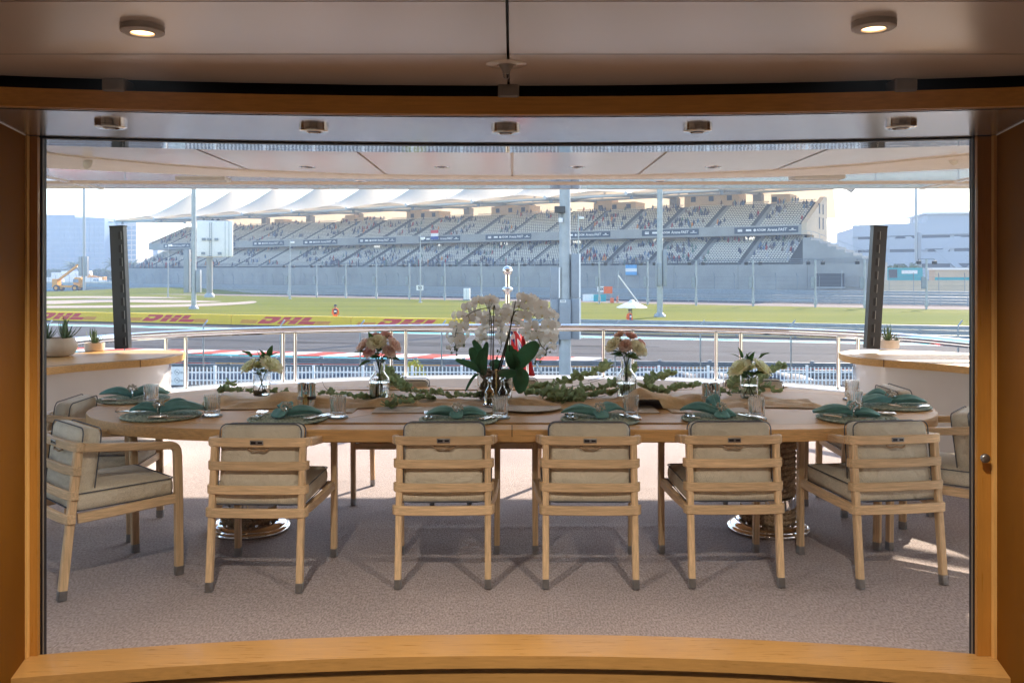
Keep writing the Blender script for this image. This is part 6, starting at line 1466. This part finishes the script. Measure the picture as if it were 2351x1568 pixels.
# telehandler and crane
def machine(p, rz, s, label, up):
    t = thing('telehandler', label, 'machine', p, rz, 'yellow telehandlers'); t.scale = (s, s, s)
    Y = T['plant_yellow']
    MB().prism([(-4, -1.0), (3.6, -1.0), (3.6, 1.0), (-4, 1.0)], 1.0, 1.55).build('chassis', Y, t, 0)
    MB().rbox((-3.3, 0, 2.3), (1.5, 1.9, 1.9), .15).build('counterweight', Y, t, 30)
    cabn = MB().prism([(1.4, .0), (3.7, .0), (3.7, 1.7), (3.2, 2.1), (1.7, 2.1), (1.2, 1.0)], -.95, -.1); cb = cabn.build('cab', Y, t, 0); cb.matrix_local = basis((0, 0, 1.5), (1, 0, 0), (0, 0, 1), (0, -1, 0))
    o = MB().b2((1.9, .96, .9), (3.4, .99, 1.8)).build('cab_window', T['pane'], t, 0); o.location = (0, -1.95, 1.4)
    for x in (-2.6, 2.6):
        for y in (-1.15, 1.15):
            wl_ = MB().lathe([(.45, -.28), (.78, -.28), (.85, -.15), (.85, .15), (.78, .28), (.45, .28)], 20).build('wheel', T['tyre'], t, 40); wl_.location = (x, y, .85); wl_.rotation_euler = (R(90), 0, 0)
            MB().lathe([(.44, -.26), (.44, .30), (.1, .32)], 14).build('rim', Y, wl_, 40)
    e = Vector((2.4, 0, 6.6)) if up else Vector((5.0, 0, 4.2))
    MB().bar([(-3.2, 0, 2.6), tuple(e)], .55, .6).build('boom', Y, t, 0)
    MB().bar([tuple(e + Vector((-.3, 0, .2))), tuple(e + Vector((1.0, 0, .4))), tuple(e + Vector((1.9, 0, -1.6)))], .35, .45).build('jib', Y, t, 0)
    MB().bar([tuple(e + Vector((1.2, 0, -1.7))), tuple(e + Vector((3.0, 0, -1.5)))], .5, .18).build('fork_carriage', T['orange'], t, 0)
    return t
machine(G(157, 236) , R(-6), 1.0, 'yellow telehandler with raised boom parked by the blue run-off', True)
machine(G(222, 395), R(172), 1.05, 'second yellow machine with lowered boom further back', False)
# service vehicles at the far left
def van(p, rz, s, label, nm='parked_van', cat='van', L_=7.0, H_=2.8):
    t = thing(nm, label, cat, p, rz, 'white service vehicles'); t.scale = (s, s, s)
    o = MB().prism([(-L_ / 2, .45), (L_ / 2, .45), (L_ / 2, 1.3), (L_ / 2 - .5, H_), (-L_ / 2, H_)], -1.05, 1.05).build('body', T['white'], t, 0); o.matrix_local = basis((0, 0, 0), (1, 0, 0), (0, 0, 1), (0, -1, 0))
    for x0, x1 in ((L_ / 2 - 1.6, L_ / 2 - .6), (L_ / 2 - 3.0, L_ / 2 - 1.8)): MB().b2((x0, -1.07, 1.5), (x1, -1.055, 2.3)).build('window', T['pane'], t, 0)
    for x in (-L_ * .3, L_ * .3):
        for y in (-.95, .95):
            w_ = MB().lathe([(.2, -.12), (.4, -.12), (.4, .12), (.2, .12)], 14).build('wheel', T['tyre'], t, 40); w_.location = (x, y, .4); w_.rotation_euler = (R(90), 0, 0)
    return t
for px, D, s, L_, H_, l in ((122, 390, 1.0, 9, 3.2, 'white van nearest the left door jamb, behind the run-off'), (150, 410, 1.2, 10, 4.4, 'tall white lorry behind the yellow telehandler'), (178, 400, 1.3, 10, 4.6, 'white coach behind the raised boom'), (212, 385, 1.0, 8, 3.0, 'white lorry right of the distant lighting column'), (246, 372, .9, 7, 2.3, 'low white pickup left of the leaning left column')):
    van(G(px, D), R(random.choice((-4, 3, 6))), s, l, 'service_vehicle', 'truck' if 'lorry' in l else 'van', L_, H_)
# ---------------------------------------------------------------- far buildings
T['glassy'] = mat('blue_facade', (.20, .28, .38), .3, var=.1, scale=.1)
def tower(name, label, x0, x1, ytop, D, depth, nfl, ncol, m, rot=0.0, yb=None):
    a = at(x0, ytop, D); b_ = at(x1, ytop, D); w_ = b_.x - a.x; h_ = a.z - GZ
    t = thing(name, label, 'building', ((a.x + b_.x) / 2, D, GZ), rot, 'far buildings')
    MB().b2((-w_ / 2, 0, 0), (w_ / 2, depth, h_)).build('wall', m, t, 0); MB().b2((-w_ / 2 + 2, 2, h_), (w_ * .1, depth - 2, h_ + 2.2)).build('roof_plant', m, t, 0)
    pw, ph = w_ / ncol, h_ * .92 / nfl; me = MB().b2((-pw * .40, -.12, 0), (pw * .40, .0, ph * .74)).mesh('window'); me.materials.append(T['pane'])
    for i in range(ncol):
        for j in range(nfl): link('window', me, t, (-w_ / 2 + pw * (i + .5), 0, ph * (j + .35)))
    return t
tower('glass_building', 'wide blue glass office block at far left, nearest the jamb', 60, 240, 500, 620, 40, 11, 16, T['glassy'])
MB().tube([at(242, 536, 618), at(150, 536, 618)], .3, 4); 
tower('glass_building', 'narrower blue glass block with warm side, right of the wide one', 236, 313, 510, 640, 30, 11, 7, T['bldg2'])
tower('apartment_building', 'low pale apartment block behind the left end of the grandstand', 313, 362, 568, 760, 30, 7, 8, T['bldg'])
tower('apartment_building', 'hazy low block behind the left end of the lower tier', 362, 420, 574, 820, 30, 6, 8, T['bldg2'])
tower('hazy_building', 'pale blue hazy block seen between the grandstand stairs and white building', 1905, 2030, 562, 900, 30, 6, 10, T['bldg'])
# white angular building at right
t = thing('angular_building', 'white angular building with slanted bands and sharp blue openings', 'building', G(1958, 330), R(-12), 'far buildings')
Wb = 70.0; Hb = 22.5
MB().b2((0, 1.2, 0), (Wb, 40, Hb - 1)).build('core', T['bldg'], t, 0)
def facade(poly, y0, m, nm):
    n_ = len(poly); MB().add([(a, y0, c) for a, c in poly] + [(a, y0 + 1.2, c) for a, c in poly], [tuple(range(n_)), tuple(range(2 * n_ - 1, n_ - 1, -1))] + [(i, i + n_, (i + 1) % n_ + n_, (i + 1) % n_) for i in range(n_)]).build(nm, m, t, 0)
for z0, z1, dz in ((18.2, 22.5, 1.6), (13.4, 17.2, .9), (8.2, 12.4, .4), (2.6, 7.0, -.4)):
    facade([(0, z0), (Wb, z0 + dz), (Wb, z1 + dz * 1.3), (0, z1)], 0, T['bldg'], 'facade_band')
random.seed(6)
for i in range(6):
    x = 6 + i * 11; facade([(x, 7.0), (x + 2.4, 7.0), (x + 9, 13.4), (x + 6.4, 13.4)] if i % 2 else [(x + 7, 7.0), (x + 9.4, 7.0), (x + 2.6, 13.4), (x, 13.4)], -.15, T['bldg'], 'facade_brace')
    facade([(x + 2, 12.4), (x + 4.2, 12.4), (x + 9, 18.2), (x + 6.6, 18.2)] if i % 2 == 0 else [(x + 7, 12.4), (x + 9, 12.4), (x + 3, 18.2), (x + .8, 18.2)], -.15, T['bldg'], 'facade_brace')
for (z0, z1) in ((17.2, 18.4), (12.4, 13.6), (7.0, 8.4), (1.2, 2.6)):
    for i in range(6): MB().b2((2 + i * 11, 1.0, z0), (11.5 + i * 11, 1.15, z1 + .3)).build('window', T['dark'], t, 0)
MB().b2((26, 2, Hb + .6), (Wb, 30, Hb + 4.0)).build('roof_screen', T['bldg'], t, 0); MB().b2((24, .5, Hb + 3.9), (Wb, 32, Hb + 4.6)).build('roof_edge', T['white'], t, 0)
for x in (3, 17, 21, 24): MB().tube([(x, 2, Hb - 1), (x, 2, Hb + 2.2)], .1, 5).build('roof_mast', T['galv_dark'], t, 0)
# low wall, shed, kiosk right of the stand
o = MB().add([S(78, -3, GZ), S(160, -3, GZ), S(160, -3, GZ + 3.4), S(78, -3, GZ + 3.4), S(78, -2.6, GZ), S(160, -2.6, GZ), S(160, -2.6, GZ + 3.4), S(78, -2.6, GZ + 3.4)], [(0, 1, 2, 3), (4, 7, 6, 5), (3, 2, 6, 7), (0, 3, 7, 4), (1, 5, 6, 2)]).build('boundary_wall', T['concrete_warm'], None, 0); tag(o, 'low beige wall right of the grandstand behind the guard rails', 'wall')
t = thing('shed', 'long low shed with white roof at far right', 'shed', G(2215, 190), R(-8)); MB().b2((-6, 0, 3), (8, 4, 5.4)).build('wall', T['concrete_warm'], t, 0); MB().b2((-6.4, -.5, 5.4), (8.4, 4.5, 5.8)).build('roof', T['white'], t, 0); MB().b2((-6, -.02, 3.2), (8, -.001, 3.8)).build('green_band', T['teal_plastic'], t, 0)
t = thing('kiosk', 'small teal kiosk container right of the leaning right column', 'kiosk', G(2062, 215), R(-8)); MB().b2((-2.6, 0, 0), (5.6, 3, 6.0)).build('box', T['teal_plastic'], t, 0); MB().b2((-2.2, -.05, 3.6), (-.2, -.001, 5.6)).build('hatch', T['dark'], t, 0); MB().b2((.8, -.05, 4.6), (4.4, -.001, 5.4)).build('sign_panel', T['white'], t, 0)
t = thing('scaffold_booth', 'small dark scaffold booth at the foot of the grandstand wall, right side', 'booth', S(70, -4, GZ), SROT); MB().b2((-2.4, 0, 2.2), (2.2, 2, 4.6)).build('booth_box', T['dark'], t, 0); MB().b2((-2.6, -.2, 2.0), (2.4, 2.2, 2.2)).build('floor', T['galv'], t, 0)
for x in (-2.4, 2.2): MB().tube([(x, 0, 0), (x, 0, 5.2)], .08, 5).build('pole', T['galv'], t)
# ---------------------------------------------------------------- palms and shrubs
T['palm'] = leafmat('palm_frond', (.05, .085, .03), (.10, .14, .05), .6, .25, 2); T['bark'] = mat('bark', (.16, .11, .07), .9, var=.3, scale=4)
T['bush'] = leafmat('bush_leaf', (.04, .075, .025), (.09, .13, .04), .6, .25, 2); T['sprig'] = leafmat('yellow_green_leaf', (.22, .26, .03), (.40, .38, .06), .6, .35, 20)
fr = MB(); 
for i in range(11):
    s = i / 10; c = Vector((0, 3.0 * s, .9 * s - 1.7 * s * s))
    for sg in (-1, 1):
        fr.add([c, c + Vector((0, .16, 0)), c + Vector((sg * .85 * (1 - .55 * s), .5, -.32)), c + Vector((sg * .82 * (1 - .55 * s), .40, -.36))], [(0, 1, 2, 3)])
frond_me = fr.mesh('frond'); frond_me.materials.append(T['palm'])
def palm(p, h_, s, label, seed):
    random.seed(seed); t = thing('palm_tree', label, 'tree', p, 0, 'palm trees'); MB().tube([(0, 0, 0), (.15, 0, h_ * .5), (.1, .1, h_)], .30 * s, 9, scale=[1.2, .85, .75]).build('trunk', T['bark'], t, 60)
    for i in range(30):
        a = i * 2.4; el = -.35 + 1.5 * i / 30; put('frond', frond_me, t, (.1, .1, h_), (math.cos(a) * math.cos(el), math.sin(a) * math.cos(el), math.sin(el)), 'Y', s * random.uniform(.8, 1.1))
    return t
palm(G(2090, 232), 5.2, 1.0, 'palm tree right of the teal kiosk at far right', 1)
for i, (px, D, h_, l) in enumerate(((168, 470, 8, 'palm tree behind the raised boom at far left'), (262, 450, 9, 'palm tree just left of the leaning left column'), (300, 440, 8, 'palm tree just right of the leaning left column'))): palm(G(px, D), h_, 1.6, l, 10 + i)
def bush(p, rx, ry, rz_, n, m, label, size=.25, seed=1, name='bush', stem=True):
    random.seed(seed); t = thing(name, label, 'bush', p, 0, None); b = MB()
    for i in range(n):
        th = random.uniform(0, 6.283); z = random.uniform(0, 1); r = math.sqrt(random.random()) * (1 - .5 * z * z); c = Vector((rx * r * math.cos(th), ry * r * math.sin(th), rz_ * (.12 + .88 * z * (1 - .35 * r))))
        u_ = Vector((random.gauss(0, 1), random.gauss(0, 1), random.gauss(0, 1))).normalized() * size; v_ = u_.cross(Vector((random.gauss(0, 1), random.gauss(0, 1), random.gauss(0, 1)))).normalized() * size * .6
        b.add([c - u_, c + v_, c + u_, c - v_], [(0, 1, 2, 3)])
    b.build('foliage', m, t, 0, kind='stuff'); q = MB()
    for k in range(5): q.tube([(0, 0, 0), (rx * .5 * math.cos(k * 1.3), ry * .5 * math.sin(k * 1.3), rz_ * .7)], rx * .03, 5)
    q.build('branches', T['bark'], t, 0); return t
bush(G(2058, 236), 7, 4, 7.0, 1500, T['bush'], 'round green bush left of the palm tree at far right', .55, 1)
for i, (px, D, l) in enumerate(((118, 480, 'dark green bush at the left door jamb beyond the vans'), (140, 475, 'dark green bush behind the tall white lorry'), (232, 470, 'dark green bush behind the second yellow machine'), (286, 455, 'dark green bush right of the leaning left column'))): bush(G(px, D), 9, 5, 7.5, 700, T['bush'], l, .9, 3 + i)
bush(G(952, 36.6), .55, .3, 1.02, 420, T['sprig'], 'young yellow-green shrub behind the railing at the picket fence', .055, 9, 'shrub')
# flags on the stand and on the fence
def flag(name, label, c, w_, h_, bands, horiz=True):
    t = thing(name, label, 'flag', c, SROT, 'small national flags'); k = len(bands)
    for i, m in enumerate(bands): MB().grid(lambda u, v: (w_ * (u - .5), .06 * math.sin(u * 6 + i), h_ * (1 - (i + v) / k)), 8, 1).build('band', m, t, 60)
    MB().tube([(-w_ / 2, 0, h_), (-w_ / 2, 0, -h_ * .6)], .05, 5).build('staff', T['galv'], t)
T['flag_blue'] = mat('flag_blue', (.12, .36, .65), .8); T['flag_red'] = mat('flag_red', (.6, .05, .05), .8); T['flag_navy'] = mat('flag_navy', (.03, .07, .30), .8)
flag('small_flag', 'red white and blue flag on the upper tier edge beam', S(-27.5, 7.2, 10.2), 2.4, 2.3, (T['flag_red'], T['white'], T['flag_navy']))
flag('small_flag', 'blue white blue flag on the grandstand wall right of the near column', S(29.5, -.4, 1.4), 2.6, 2.1, (T['flag_blue'], T['white'], T['flag_blue']))
# notice on the picket fence
a = at(388, 842, 35.85); b_ = at(425, 886, 35.85); t = thing('notice_board', 'white notice with two round emblems on the picket fence by the left counter', 'sign', ((a.x + b_.x) / 2, 35.85, (a.z + b_.z) / 2))
W_ = b_.x - a.x; H_ = a.z - b_.z
MB().b2((-W_ / 2, 0, -H_ / 2), (W_ / 2, .02, H_ / 2)).build('panel', T['white'], t, 0)
T['ink'] = mat('grey_ink', (.16, .16, .18), .8)
for zc in (.17, -.15):
    MB().tube([(.0 + .105 * math.cos(i * .2618), -.004, zc + .105 * math.sin(i * .2618)) for i in range(24)], .006, 4, closed=True).build('emblem_ring', T['ink'], t, 0)
    q = MB(); q.bar([(-.07, -.005, zc + .05), (.07, -.005, zc - .05)], .006, .016); q.bar([(-.06, -.006, zc - .03), (.05, -.006, zc + .02)], .006, .014); q.build('emblem_mark', T['ink'], t, 0)
    for xx, ww in ((.21, .16), (-.24, .12)):
        for k in range(2): MB().b2((xx - ww / 2, -.006, zc - .01 - .045 * k), (xx + ww / 2 * (1 if k else .4), -.003, zc + .008 - .045 * k)).build('text_line', T['ink'], t, 0)
# ================================================================ air
hz = bpy.data.materials.new('haze'); hz.use_nodes = True; n = hz.node_tree; n.nodes.remove(n.nodes['Principled BSDF'])
pv = n.nodes.new('ShaderNodeVolumePrincipled'); pv.inputs['Color'].default_value = (.42, .53, .71, 1); pv.inputs['Density'].default_value = .00092; pv.inputs['Anisotropy'].default_value = 0.0
n.links.new(pv.outputs[0], n.nodes['Material Output'].inputs['Volume'])
hb = MB().b2((-1520, -12, GZ - 1.2), (1520, 2620, 52)).build('haze', hz, None, 0); hb['kind'] = 'stuff'; hb['label'] = 'thin pale haze lying over the whole circuit'
